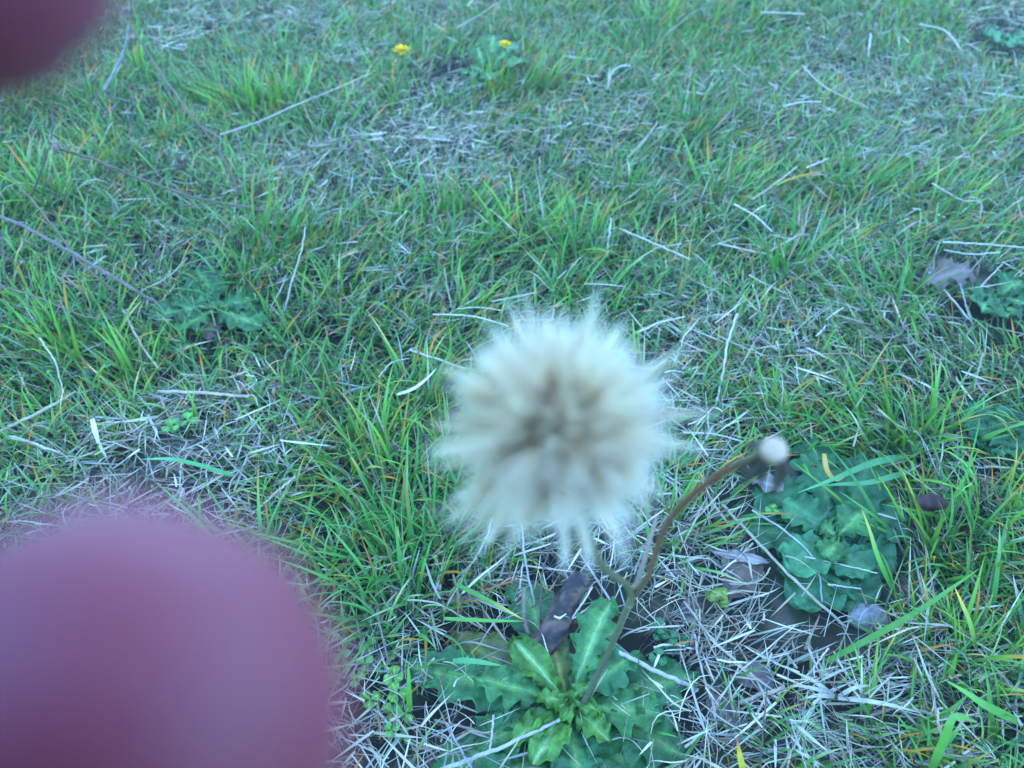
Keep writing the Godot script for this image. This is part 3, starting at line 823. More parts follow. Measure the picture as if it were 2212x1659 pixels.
	strap("grass_blade", "lower broad blue-green blade pointing left over the broad rosette", 4.2, BLUEGREEN, BLUEGREEN * 1.2, [[1960, 1020, 22], [1882, 1042, 32], [1820, 1046, 32], [1760, 1050, 28]], "grass")
	strap("grass_blade", "blue-green arching blade lying over the top of the thumb", 2.8, BLUEGREEN * 1.2, BLUEGREEN * 1.5, [[505, 1028, 18], [435, 1006, 34], [370, 992, 40], [305, 992, 34]], "grass")
	strap("grass_blade", "yellow-tipped green blade standing over the middle of the broad rosette", 3.0, LEAFY, Color(0.4, 0.3, 0.05), [[1925, 1270, 10], [1895, 1200, 34], [1880, 1150, 46], [1862, 1100, 54]], "grass")
	strap("grass_blade", "orange-brown withered blade curling beside the upper rosette leaf", 3.2, Color(0.42, 0.22, 0.05), Color(0.45, 0.25, 0.06), [[1780, 980, 28], [1786, 1015, 28], [1805, 1036, 26], [1828, 1028, 26]], "straw")
	strap("grass_blade", "dying blade, orange in the middle, hanging in the grass at lower right", 3.4, Color(0.18, 0.26, 0.04), Color(0.62, 0.33, 0.03), [[2106, 1395, 16], [2094, 1345, 34], [2080, 1310, 44], [2062, 1268, 50]], "grass")
	strap("grass_blade", "bright orange tip of a blade standing at the bottom edge", 3.2, Color(0.5, 0.36, 0.02), Color(0.35, 0.10, 0.02), [[1607, 1668, 16], [1600, 1640, 26], [1592, 1595, 36]], "grass")
	strap("grass_blade", "green blade curling over in the bottom right corner", 4.4, LEAFY * 0.9, LEAFY, [[2010, 1665, 14], [2042, 1590, 44], [2062, 1548, 54], [2110, 1560, 40]], "grass")
	strap("grass_blade", "broad yellow-green blade leaning right in the bottom right grass", 4.8, LEAFY * 0.8, LEAFY * 1.1, [[2200, 1560, 18], [2130, 1525, 40], [2085, 1495, 50], [2040, 1468, 52]], "grass")
	strap("grass_blade", "pale green blade crossing just above the toothed rosette's withered leaf", 3.2, BLUEGREEN * 1.2, BLUEGREEN * 1.4, [[978, 1428, 22], [1020, 1428, 30], [1085, 1438, 26]], "grass")
	strap("grass_blade", "level green blade with a thin point above the dark upper leaf", 2.2, LEAFY * 0.9, LEAFY, [[960, 1336, 26], [1040, 1340, 34], [1130, 1342, 32]], "grass")
	strap("grass_blade", "green blade fading to orange, crossing left of the split brown stalk", 2.8, LEAFY * 0.7, Color(0.5, 0.32, 0.06), [[985, 1262, 34], [1060, 1300, 36], [1130, 1338, 30]], "grass")
	strap("grass_blade", "tall narrow green blade standing right of the dark dead leaf", 3.0, LEAFY * 0.8, LEAFY, [[886, 1545, 8], [884, 1500, 26], [882, 1430, 46]], "grass")
	strap("dry_straw", "cream twisted dry blade with swollen middle left of the seed head", 2.6, PALE * 1.1, PALE * 1.15, [[857, 853, 30], [890, 842, 36], [918, 822, 42], [944, 795, 46]], "straw", 0.4)
	strap("dry_straw", "broad white dry blade bent over, above the thumb at left", 4.0, PALE, PALE * 0.9, [[200, 905, 34], [208, 935, 30], [218, 965, 20], [232, 990, 16]], "straw", 0.4)
	for k in [0, 1, 2, 4, 5]:
		var a: Array = [[1800, 1502, 1712, 1450], [1802, 1504, 1706, 1480], [1800, 1505, 1728, 1512], [1806, 1500, 1790, 1420], [1812, 1504, 1880, 1480], [1810, 1508, 1990, 1540], [1808, 1500, 1850, 1440]][k]
		strap("dry_straw", ["topmost left dry blade of the pale fan in the foreground straw", "second dry blade on the left of the pale fan in the foreground straw", "lowest left dry blade of the pale fan", "dry blade standing up in the middle of the pale fan", "short right-hand dry blade of the pale fan", "longest dry blade of the pale fan, reaching to the right", "dry blade of the pale fan rising steeply right"][k], 2.2, PALE * 0.75, STRAW * 0.8, [[a[0], a[1], 12], [(a[0] + a[2]) / 2.0, (a[1] + a[3]) / 2.0 - 6, 24], [a[2], a[3], 20]], "straw", 0.35, "grass blade", "pale fan of dry blades")

	# charred stick behind the front rosette
	var a0 := spot(1150, 1425, 0.010)
	var a1 := spot(1262, 1250, 0.014)
	var pts := smooth_line([Vector3.ZERO, (a1 - a0) * 0.4 + Vector3(0.003, 0.004, 0), (a1 - a0) * 0.75 + Vector3(-0.002, 0.003, 0), a1 - a0], 40)
	var rads := []
	var cols := []
	var lump := noise(30.0, 77, 3)
	for i in pts.size():
		var t := float(i) / (pts.size() - 1)
		rads.append(lerpf(0.0088, 0.0065, t) * (0.55 if i == 0 or i == pts.size() - 1 else 1.0))
		cols.append(Color(0.075, 0.055, 0.05).lerp(Color(0.16, 0.115, 0.10), smoothstep(-0.2, 0.5, lump.get_noise_1d(t * 9.0 + 40.0))))
	var s := Shape.new()
	s.tube(pts, rads, cols, 20, 0.03, rng)
	for i in pts.size() * 20:
		var axis: Vector3 = pts[i / 20]
		var q := s.v[i] - axis
		var along := float(i / 20) / pts.size()
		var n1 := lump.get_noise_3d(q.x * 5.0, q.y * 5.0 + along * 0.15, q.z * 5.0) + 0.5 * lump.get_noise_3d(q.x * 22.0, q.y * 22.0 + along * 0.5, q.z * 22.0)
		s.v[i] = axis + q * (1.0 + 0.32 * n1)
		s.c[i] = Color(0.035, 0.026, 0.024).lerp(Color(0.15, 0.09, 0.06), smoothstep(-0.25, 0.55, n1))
	var stick := tag(put("bark_piece", s.mesh(M["dead"]), a0), "thick dark piece of weathered bark lying behind the toothed rosette", "bark")
	var fl := Shape.new()
	fl.tube([Vector3(0, 0, 0), Vector3(0.003, 0.001, 0.002), Vector3(0.007, 0.001, -0.001)], [0.0006, 0.0008, 0.0003], [PALE, PALE, PALE], 6)
	put("white_fleck", fl.mesh(M["dead"]), (a1 - a0) * 0.45 + Vector3(-0.002, 0.0125, 0.004), stick)

	# dead leaves
	dead_leaf(857, 1468, 0.012, 0.017, 0.017, Color(0.10, 0.075, 0.075), 0.6, 2.2, 0.2, "crumpled dark grey-brown dead leaf beside the bright green clover")
	dead_leaf(1602, 1240, 0.012, 0.042, 0.028, Color(0.15, 0.095, 0.065), 0.2, 0.4, 2.6, "flat grey-brown dead leaf in the straw left of the broad rosette")
	dead_leaf(1658, 1050, 0.016, 0.022, 0.018, Color(0.22, 0.165, 0.13), 0.3, 0.6, 1.1, "small pale brown dead leaf under the bare brown head")
	dead_leaf(462, 712, 0.018, 0.026, 0.020, Color(0.13, 0.07, 0.06), 0.3, 0.5, 3.0, "purple-grey dead leaf in the middle of the broken blue-green leaves")
	dead_leaf(2050, 600, 0.024, 0.050, 0.040, Color(0.16, 0.11, 0.085), 0.3, 0.5, 2.0, "lobed grey-brown dead leaf near the right edge above the lobed weed", 4, 0.55)
	dead_leaf(1560, 1540, 0.010, 0.024, 0.018, Color(0.20, 0.15, 0.12), 0.5, 1.4, 0.5, "curled brown leaf in the hollow of the matted straw")
	dead_leaf(1625, 1465, 0.012, 0.026, 0.020, Color(0.15, 0.11, 0.095), 0.5, 1.6, 4.0, "dark curled leaf at the edge of the hollow in the straw")
	dead_leaf(1600, 1205, 0.016, 0.036, 0.008, Color(0.30, 0.24, 0.19), 0.1, 0.2, 1.3, "narrow grey dry leaf lying across the flat grey-brown dead leaf")
	dead_leaf(1500, 1318, 0.008, 0.022, 0.016, Color(0.13, 0.10, 0.08), 0.4, 1.2, 2.0, "dark dead leaf right of the fork of the stalk")

	# pod and stone
	var pod := Shape.new()
	var e0 := spot(1978, 1086, 0.028)
	var e1 := spot(2046, 1090, 0.028)
	var way := []
	var pr := []
	var pc := []
	for i in 15:
		var t := i / 14.0
		way.append((e1 - e0) * t + Vector3(0, 0.0015 * sin(PI * t), 0))
		pr.append(0.0052 * pow(sin(PI * clampf(t * 0.96 + 0.02, 0, 1)), 0.55) * (1.0 + 0.1 * (i % 2)))
		pc.append(Color(0.07, 0.028, 0.022) * rf(0.7, 1.3))
	pod.tube(way, pr, pc, 14, 0.08, rng)
	tag(put("seed_pod", pod.mesh(M["stalk"]), e0), "dark red-brown oblong pod lying in the grass right of the broad rosette", "pod")
	var st := Shape.new()
	st.blob(Vector3.ZERO, Vector3(0.0125, 0.0078, 0.009), Color(0.3, 0.3, 0.3), 18, 26)
	for i in st.v.size():
		var q := st.v[i]
		st.v[i] = q * (1.0 + 0.12 * lump.get_noise_3d(q.x * 4, q.y * 4, q.z * 4))
		st.c[i] = Color(0.17, 0.155, 0.14) * (0.8 + 0.5 * lump.get_noise_3d(q.x * 12, q.y * 30, q.z * 12))
	tag(put("stone", st.mesh(M["stone"]), spot(1876, 1334, 0.007)), "smooth grey stone below the broad rosette, half under grass", "stone")
	# seeds that fell
	fallen_seed(1732, 1588, 0.022, 0.020, 34, 1.25, "fallen seed with spread greenish hairs low in the foreground grass")
	fallen_seed(1733, 1560, 0.026, 0.016, 26, 1.1, "upper fallen seed of the pair in the foreground grass")
	fallen_seed(1776, 1462, 0.024, 0.016, 24, 0.5, "fallen seed with hairs bundled upward on the pale fan of dry blades")
	fallen_seed(1085, 1468, 0.020, 0.010, 14, 0.4, "tiny white fallen seed on the withered rosette leaf")

func withered(px: float, py: float, h: float, r: float, col: Color, what: String) -> void:
	var host: Node3D = get_child(get_child_count() - 1)
	var at := spot(px, py, h * 0.001) - host.position
	var s := Shape.new()
	s.blob(at, Vector3(r * 0.6, r * 0.8, r * 0.6), col, 8, 12)
	for i in s.v.size(): s.v[i] = at + (s.v[i] - at) * rf(0.85, 1.15)
	var knob := put("withered_head" if what == "withered" else "bud", s.mesh(M["dead"]), Vector3.ZERO, host)
	for k in 9:
		var o := put("bract", leaf_mesh(r * 2.0, r * 0.35, 1, 0.0, rf(0.2, 1.2), rf(0.0, 1.0), 0.4, col * rf(0.8, 1.6), col, M["dead"], 0.0003, Color(0, 0, 0, 0), 6), at, knob)
		o.rotation.y = TAU * k / 9.0

func dead_leaf(px: float, py: float, h: float, l: float, w: float, col: Color, rise: float, droop: float, turn: float, label: String, teeth := 2, bite := 0.2) -> void:
	var at := spot(px, py, maxf(0.004, h - 0.007))
	var o := put("dead_leaf", leaf_mesh(l, w, teeth, bite, rise, droop, 0.5, col, col * 1.3, M["dead"], w * 0.13), at - Vector3(sin(turn), 0, cos(turn)) * l * 0.5)
	o.rotation = Vector3(0, turn, 0)
	tag(o, label, "leaf", "dead leaves in the grass")

func fallen_seed(px: float, py: float, h: float, l: float, n: int, half: float, label: String) -> void:
	var at := spot(px, py, h)
	var o := thing("fallen_seed", at, label, "seed", "fallen seeds in the grass")
	var up := Vector3(rf(-0.4, 0.4), 1, rf(0.2, 0.6)).normalized()
	var s := Shape.new()
	s.tube([-up * 0.006, -up * 0.003, Vector3.ZERO], [0.0002, 0.0004, 0.00012], [BROWN, BROWN, STRAW], 6)
	put("seed_body", s.mesh(M["stalk"]), Vector3.ZERO, o)
	var q := Shape.new()
	pappus(n, l, half, 0.00009, q, Vector3.ZERO, up, Color(0.62, 0.6, 0.42), Color(0.75, 0.74, 0.62))
	put("hairs", q.mesh(M["fluff"]), Vector3.ZERO, o).set_meta("kind", "stuff")

# ---------------------------------------------------------------- the hand at the lens
func make_hand() -> void:
	# joints in millimetres: right, up, ahead of the eye; then the radius
	var J := {
		"thumb_tip": Vector4(-16.7, -14.6, 36, 9.9), "thumb_joint": Vector4(-25, -40, 36, 10.4), "thumb_base": Vector4(-34, -57, 22, 13.5), "thumb_root": Vector4(-48, -64, 2, 18),
		"index_tip": Vector4(-24.4, 19.6, 34, 8.7), "index_a": Vector4(-46, 27, 37, 8.3), "index_b": Vector4(-70, 24, 38, 9.2), "index_c": Vector4(-98, -6, 25, 11),
		"mid_tip": Vector4(-60, 6, 60, 8.2), "mid_a": Vector4(-74, 22, 63, 8.6), "mid_b": Vector4(-94, 27, 61, 9.4), "mid_c": Vector4(-110, 0, 43, 11),
		"ring_tip": Vector4(-72, -2, 80, 7.8), "ring_a": Vector4(-83, 13, 84, 8.2), "ring_b": Vector4(-101, 21, 80, 9), "ring_c": Vector4(-119, 2, 60, 10.5),
		"small_tip": Vector4(-86, -8, 95, 6.6), "small_a": Vector4(-95, 4, 98, 7), "small_b": Vector4(-109, 12, 94, 7.8), "small_c": Vector4(-126, 1, 76, 9.5),
		"wrist": Vector4(-92, -84, -22, 20), "wrist_b": Vector4(-108, -80, 2, 19), "arm": Vector4(-150, -170, -90, 28), "arm_b": Vector4(-158, -164, -76, 28),
	}
	var bones := [["thumb_tip", "thumb_joint"], ["thumb_joint", "thumb_base"], ["thumb_base", "thumb_root"], ["thumb_root", "wrist"], ["thumb_base", "index_c"],
		["index_tip", "index_a"], ["index_a", "index_b"], ["index_b", "index_c"], ["mid_tip", "mid_a"], ["mid_a", "mid_b"], ["mid_b", "mid_c"],
		["ring_tip", "ring_a"], ["ring_a", "ring_b"], ["ring_b", "ring_c"], ["small_tip", "small_a"], ["small_a", "small_b"], ["small_b", "small_c"],
		["index_c", "wrist"], ["mid_c", "wrist"], ["ring_c", "wrist_b"], ["small_c", "wrist_b"], ["index_c", "mid_c"], ["mid_c", "ring_c"], ["ring_c", "small_c"], ["thumb_root", "index_c"], ["thumb_root", "mid_c"], ["thumb_root", "ring_c"],
		["wrist", "arm"], ["wrist_b", "arm_b"]]
	var s := Shape.new()
	var cell := 2.6
	var lo := Vector3(-200, -205, -125)
	var hi := Vector3(-2, 45, 112)
	var nx := int((hi.x - lo.x) / cell) + 1
	var ny := int((hi.y - lo.y) / cell) + 1
	var nz := int((hi.z - lo.z) / cell) + 1
	var field := PackedFloat32Array()
	field.resize(nx * ny * nz)
	field.fill(60.0)
	var live := {}
	for b in bones:
		var A: Vector4 = J[b[0]]
		var B: Vector4 = J[b[1]]
		var a := Vector3(A.x, A.y, A.z)
		var ab := Vector3(B.x, B.y, B.z) - a
		var far := maxf(A.w, B.w) + 9.0
		var p0 := ((a.min(a + ab) - Vector3.ONE * far - lo) / cell).max(Vector3.ZERO)
		var p1 := (a.max(a + ab) + Vector3.ONE * far - lo) / cell
		var inv := 1.0 / ab.length_squared()
		for k in range(int(p0.z), mini(int(p1.z) + 1, nz)):
			for j in range(int(p0.y), mini(int(p1.y) + 1, ny)):
				for i in range(int(p0.x), mini(int(p1.x) + 1, nx)):
					var p := lo + Vector3(i, j, k) * cell - a
					var t := clampf(p.dot(ab) * inv, 0.0, 1.0)
					var d := (p - ab * t).length() - lerpf(A.w, B.w, t)
					var at := (k * ny + j) * nx + i
					var e := field[at]
					var h := maxf(4.0 - absf(d - e), 0.0) / 4.0
					field[at] = minf(d, e) - h * h
	var index := {}
	var toworld := func(q: Vector3) -> Vector3: return (Vector3.RIGHT * q.x + upv * q.y + fwd * q.z) * 0.001
	var step := [1, nx, nx * ny]
	for k in nz - 1:
		for j in ny - 1:
			for i in nx - 1:
				var at := (k * ny + j) * nx + i
				var any := 0
				for q in 8:
					if field[at + (q & 1) + ((q >> 1) & 1) * nx + (q >> 2) * nx * ny] < 0.0: any += 1
				if any == 0 or any == 8: continue
				var sum := Vector3.ZERO
				var n := 0
				for q in 8:
					for ax in 3:
						if q & (1 << ax): continue
						var c0 := at + (q & 1) + ((q >> 1) & 1) * nx + (q >> 2) * nx * ny
						var d0 := field[c0]
						var d1 := field[c0 + step[ax]]
						if (d0 < 0.0) == (d1 < 0.0): continue
						var base := Vector3(q & 1, (q >> 1) & 1, q >> 2)
						base[ax] += d0 / (d0 - d1)
						sum += base
						n += 1
				var g := Vector3(field[at + 1] - field[at], field[at + nx] - field[at], field[at + nx * ny] - field[at])
				var far := at + 1 + nx + nx * ny
				g += Vector3(field[far] - field[far - 1], field[far] - field[far - nx], field[far] - field[far - nx * ny])
				index[at] = s.v.size()
				s.add((toworld as Callable).call(lo + (Vector3(i, j, k) + sum / n) * cell), Color.WHITE)
				s.n.append(((toworld as Callable).call(g) as Vector3).normalized())
	for at in index:
		for ax in 3:
			var u: int = step[(ax + 1) % 3]
			var w: int = step[(ax + 2) % 3]
			var d0 := field[at]
			var d1 := field[at + step[ax]]
			if (d0 < 0.0) == (d1 < 0.0): continue
			if not (index.has(at - u) and index.has(at - w) and index.has(at - u - w)): continue
			var q := [index[at], index[at - u], index[at - u - w], index[at - w]]
			# keep the winding that agrees with the outward slope
			var f: Vector3 = (s.v[q[2]] - s.v[q[0]]).cross(s.v[q[1]] - s.v[q[0]])
			if f.dot(s.n[q[0]]) > 0.0: s.quad(q[0], q[1], q[2], q[3])
			else: s.quad(q[0], q[3], q[2], q[1])
	var o := tag(put("hand", s.mesh(M["skin"]), EYE), "blurred pink bare hand with thumb and fingertip close at the left", "hand")
	var nailm := StandardMaterial3D.new()
	nailm.albedo_color = Color(0.62, 0.38, 0.32).linear_to_srgb()
	nailm.roughness = 0.3
	for f in [["thumb_tip", "thumb_joint", Vector3(0, 0, 1), 5.6], ["index_tip", "index_a", Vector3(0, 0.7, -0.7), 4.6]]:
		var A: Vector4 = J[f[0]]
		var B: Vector4 = J[f[1]]
		var d := (Vector3(A.x, A.y, A.z) - Vector3(B.x, B.y, B.z)).normalized()
		var up: Vector3 = (f[2] - d * d.dot(f[2])).normalized()
		var ns := Shape.new()
		var side := d.cross(up)
		ns.blob(Vector3.ZERO, Vector3(f[3], 1.0, f[3] * 1.2), Color.WHITE, 10, 16)
		for i in ns.v.size():
			var q := ns.v[i]
			var bend := -q.x * q.x / (2.0 * A.w)
			ns.v[i] = (toworld as Callable).call(Vector3(A.x, A.y, A.z) + side * q.x + up * (A.w - 0.5 + q.y + bend - q.z * q.z / (2.0 * A.w)) + d * (q.z - 1.5))
		put("fingernail", ns.mesh(nailm), Vector3.ZERO, o)

# ---------------------------------------------------------------- the small camera that the hand holds, behind its lens
func make_camera_body() -> void:
	var o := thing("compact_camera", EYE, "small black camera held in the bare hand over the grass", "camera")
	var turn := Basis(Vector3.RIGHT, upv, -fwd)
	var black := StandardMaterial3D.new()
	black.albedo_color = Color(0.03, 0.03, 0.032).linear_to_srgb()
	black.roughness = 0.45
	var body := Shape.new()
	# a slab with rounded sides
	var ring := []
	for k in 32:
		var a := TAU * k / 32.0
		ring.append(Vector2(signf(cos(a)) * pow(absf(cos(a)), 0.35) * 0.062, signf(sin(a)) * pow(absf(sin(a)), 0.35) * 0.040))
	var zs := [0.004, 0.006, 0.030, 0.033]
	var inset := [0.95, 1.0, 1.0, 0.95]
	for j in 4:
		for k in 32: body.add(Vector3(ring[k].x * inset[j] - 0.026, ring[k].y * inset[j] - 0.020, zs[j]), Color.WHITE)
	for j in 3:
		for k in 32: body.quad(j * 32 + k, j * 32 + (k + 1) % 32, (j + 1) * 32 + (k + 1) % 32, (j + 1) * 32 + k)
	var f := body.add(Vector3(-0.026, -0.020, zs[0]), Color.WHITE)
	var g := body.add(Vector3(-0.026, -0.020, zs[3]), Color.WHITE)
	for k in 32:
		body.tri(f, (k + 1) % 32, k)
		body.tri(g, 96 + k, 96 + (k + 1) % 32)
	put("body", body.mesh(black), Vector3.ZERO, o).basis = turn
	var tube := Shape.new()
	tube.tube([Vector3(0, 0, 0.005), Vector3(0, 0, 0.0025), Vector3(0, 0, 0.0018), Vector3(0, 0, 0.0025), Vector3(0, 0, 0.0038)], [0.021, 0.021, 0.0195, 0.018, 0.016], [Color.WHITE, Color.WHITE, Color.WHITE, Color.WHITE, Color.WHITE], 36, 0.0, null, false)
	put("lens_barrel", tube.mesh(black), Vector3.ZERO, o).basis = turn

# ---------------------------------------------------------------- the grass
const X0 := -1.5
const X1 := 1.5
const Z0 := -2.5
const Z1 := 0.35
const STEP := 0.02

func make_grass() -> void:
	rng.seed = 99
	var W := int((X1 - X0) / STEP) + 1
	var H := int((Z1 - Z0) / STEP) + 1
	# where it is lush, where dry, where bare: patches seen in the turf [pixel, pixel, radius in metres, green, dry, bare]
	var patches := []
	for q in [
		[1228, 1535, 0.055, -0.9, -0.5, 1.0], [1090, 1500, 0.04, -0.8, -0.3, 0.8], [1000, 1480, 0.03, -0.8, -0.2, 0.7], [1380, 1480, 0.035, -0.8, -0.2, 0.7], [1200, 1620, 0.05, -0.8, -0.2, 0.8], [1250, 1380, 0.04, -0.9, 0.0, 0.7], [1330, 1420, 0.03, -0.9, 0.0, 0.7],
		[1790, 1170, 0.06, -0.9, -0.6, 1.0], [1760, 1060, 0.045, -0.9, -0.6, 1.0], [1760, 1265, 0.045, -0.9, -0.5, 0.9], [1670, 1120, 0.04, -0.9, -0.4, 0.9], [1870, 1230, 0.035, -0.6, -0.2, 0.5], [1850, 1060, 0.03, -0.5, -0.3, 0.4],
		[420, 655, 0.03, -0.6, -0.1, 0.4], [500, 700, 0.035, -0.6, -0.1, 0.4],
		[2130, 640, 0.06, -0.7, -0.1, 0.7], [2060, 600, 0.04, -0.7, 0.0, 0.7], [2180, 95, 0.07, -0.7, 0.0, 0.6], [1050, 150, 0.07, -0.6, -0.2, 0.5], [950, 190, 0.05, -0.6, 0.2, 0.5], [2150, 940, 0.03, -0.5, -0.2, 0.5],
		[560, 252, 0.035, -0.8, -0.5, 1.0], [300, 250, 0.05, -0.4, -0.3, 0.5],
		[1610, 1440, 0.10, -0.85, 1.0, 0.0], [1540, 1400, 0.07, -0.7, 0.8, 0.0], [1740, 1480, 0.07, -0.6, 0.8, 0.0], [1200, 1210, 0.08, -0.7, 0.6, 0.0], [1560, 1290, 0.04, -0.4, 0.6, 0.0], [980, 1600, 0.06, -0.8, 0.6, 0.0], [830, 1560, 0.06, -0.7, 0.5, 0.0], [1480, 1610, 0.06, -0.6, 0.7, 0.0],
		[1660, 660, 0.10, -0.4, 0.8, 0.0], [1560, 900, 0.08, -0.4, 0.7, 0.0], [1930, 250, 0.20, -0.5, 0.8, 0.0], [1800, 200, 0.12, -0.3, 0.5, 0.0], [480, 110, 0.12, -0.4, 0.9, 0.0], [560, 950, 0.08, -0.5, 0.7, 0.0], [400, 1000, 0.08, -0.5, 0.7, 0.0], [300, 610, 0.05, -0.6, 0.8, 0.0],
		[760, 470, 0.14, -0.3, 0.5, 0.0], [920, 250, 0.18, -0.3, 0.6, 0.0], [1180, 310, 0.15, -0.4, 0.7, 0.0], [1950, 800, 0.08, 0.1, 0.4, 0.0], [2000, 1250, 0.10, 0.1, 0.4, 0.0], [620, 40, 0.15, -0.3, 0.7, 0.0], [880, 20, 0.15, -0.3, 0.7, 0.0], [2170, 40, 0.1, -0.6, 0.8, 0.2],
		[1180, 500, 0.10, 0.7, -0.4, 0.0], [1240, 600, 0.12, 0.6, -0.3, 0.0], [1690, 540, 0.10, 0.5, -0.2, 0.0], [1880, 640, 0.12, 0.5, -0.2, 0.0], [800, 960, 0.10, 0.6, -0.3, 0.0], [900, 880, 0.09, 0.5, -0.3, 0.0], [860, 1150, 0.07, 0.6, -0.2, 0.0], [150, 720, 0.12, 0.6, -0.4, 0.0], [100, 400, 0.15, 0.5, -0.4, 0.0],
		[520, 210, 0.10, 0.7, -0.5, 0.0], [1680, 870, 0.06, 0.6, -0.3, 0.0], [1850, 890, 0.06, 0.6, -0.2, 0.0], [2050, 1050, 0.10, 0.5, -0.1, 0.0], [2080, 1450, 0.12, 0.5, -0.2, 0.0], [1900, 1560, 0.06, 0.4, 0.1, 0.0], [1400, 60, 0.2, 0.4, -0.2, 0.0], [1130, 190, 0.06, 0.5, -0.3, 0.0], [1450, 250, 0.2, 0.3, -0.1, 0.0], [250, 820, 0.1, 0.4, -0.2, 0.0], [720, 720, 0.1, 0.4, -0.1, 0.0], [950, 600, 0.12, 0.4, -0.2, 0.0],
	]:
		var at := spot(q[0], q[1])
		patches.append([Vector2(at.x, at.z), q[2] * (0.85 if q[5] > 0.0 else 1.0), q[3], q[4], q[5]])
	var green := PackedFloat32Array(); var dry := PackedFloat32Array(); var bare := PackedFloat32Array()
	green.resize(W * H); dry.resize(W * H); bare.resize(W * H)
	for j in H:
		for i in W:
			var p := Vector2(X0 + i * STEP, Z0 + j * STEP)
			var nz := patchy.get_noise_2d(p.x, p.y)
			var g := 1.0 + 0.45 * nz
			var d := 0.42 - 0.45 * nz + 0.25 * lumps.get_noise_2d(p.x + 5.0, p.y)
			var b := 0.0
			for q in patches:
				var r: float = p.distance_to(q[0]) / q[1]
				if r < 1.6:
					var k := 1.0 - smoothstep(0.75, 1.5, r)
					g += q[2] * k * (1.0 if q[4] > 0.0 or p.y > -0.6 else 0.6); d += q[3] * k * (1.0 if p.y > -0.6 else 0.3); b = maxf(b, q[4] * k)
			green[j * W + i] = clampf(g, 0.03, 1.3)
			dry[j * W + i] = clampf(d, 0.2, 1.3)
			bare[j * W + i] = b
	var cell := func(x: float, z: float) -> int:
		return clampi(int((z - Z0) / STEP + 0.5), 0, H - 1) * W + clampi(int((x - X0) / STEP + 0.5), 0, W - 1)

	# the kinds of blade
	var gm := [[], []]
	var base := Color(0.42, 0.66, 0.28)
	var mid := Color(0.25, 0.72, 0.10)
	var tips := [mid, mid * 0.95, mid, Color(0.85, 0.9, 0.16), mid, Color(1.0, 0.62, 0.05), mid, Color(0.95, 0.8, 0.3), mid, mid, Color(1.0, 0.42, 0.03), mid]
	for k in 12:
		gm[0].append(blade_mesh([0.0, 0.1, 0.05, 0.2, 0.0, 0.15, 0.1, 0.0, 0.3, 0.05, 0.1, 0.2][k], [0.35, 0.7, 1.1, 0.5, 1.5, 0.6, 0.25, 0.9, 0.9, 2.0, 0.7, 1.3][k], [1.2, 1.6, 2.0, 1.0, 2.2, 1.3, 1.0, 1.7, 1.1, 2.4, 1.4, 1.8][k], [0.0, 0.8, -0.6, 1.4, 0.4, -1.2, 0.3, -0.5, 0.9, 0.6, -0.9, 1.8][k], M["grass"], base, mid, tips[k], [2, 2, 2, 0.8, 2, 0.72, 2, 0.75, 2, 2, 0.62, 2][k]))
	var dm := []
	for k in 10:
		var e := Color(0.92, 0.86, 0.74)
		dm.append(blade_mesh([0.0, 0.1, -0.1, 0.2, 0.0, 0.1, -0.2, 0.1, 0.0, 0.0][k], [0.2, 0.5, 0.8, 1.4, 0.1, 2.2, 1.0, 0.3, 0.7, 0.05][k], [1.0, 1.5, 1.0, 1.6, 1.0, 1.4, 0.7, 2.0, 1.0, 1.0][k], [0.0, 1.0, -1.5, 2.5, 0.5, -2.0, 3.0, 0.0, 1.0, 0.3][k], M["straw"], e, Color(1, 0.97, 0.9), e, 0.9, [0.05, 0.15, 0.2, 0.1, 0.04, 0.2, 0.3, 0.25, 0.12, 0.0][k], 7))
	var lots := []; var dlots := []
	for k in 12: lots.append(Many.new())
	for k in 10: dlots.append(Many.new())
	var greens := [Color(0.30, 0.30, 0.30), Color(0.44, 0.33, 0.24), Color(0.22, 0.25, 0.26), Color(0.27, 0.29, 0.36), Color(0.48, 0.36, 0.25)]
	var sward := [Color(0.50, 0.32, 0.55), Color(0.62, 0.37, 0.60), Color(0.38, 0.27, 0.45), Color(0.50, 0.33, 0.85), Color(0.66, 0.38, 0.45)]
	var straws := [Color(0.44, 0.335, 0.225), Color(0.52, 0.43, 0.32), Color(0.27, 0.27, 0.22), Color(0.36, 0.29, 0.21), Color(0.17, 0.11, 0.085), Color(0.48, 0.43, 0.36)]

	var blade := func(at: Vector3, out: Vector2, tilt: float, l: float, w: float, tone: Color) -> void:
		var k := rng.randi() % 12
		if k == 9 and rng.randf() < 0.35: k = 10
		lots[k].where.append(placed(at, atan2(out.x, out.y) + rf(-0.5, 0.5), tilt, l, w, rf(-0.9, 0.9)))
		lots[k].tint.append(tone * rf(0.78, 1.22))
	var straw := func(at: Vector3, yaw: float, tilt: float, l: float, w: float) -> void:
		var k := rng.randi() % 10
		dlots[k].where.append(placed(at, yaw, tilt, l, w, rf(-1.5, 1.5)))
		dlots[k].tint.append(straws[rng.randi() % 6] * rf(0.66, 1.12))
	# which way the sward leans
	var lean := func(x: float, z: float) -> Vector2:
		var a := patchy.get_noise_2d(x * 0.35 + 40.0, z * 0.35) * 3.0
		return Vector2(0.25 - 0.9 * smoothstep(0.1, 0.35, x) * smoothstep(-0.75, -0.45, z) + 0.4 * sin(a), 0.35 * cos(a))

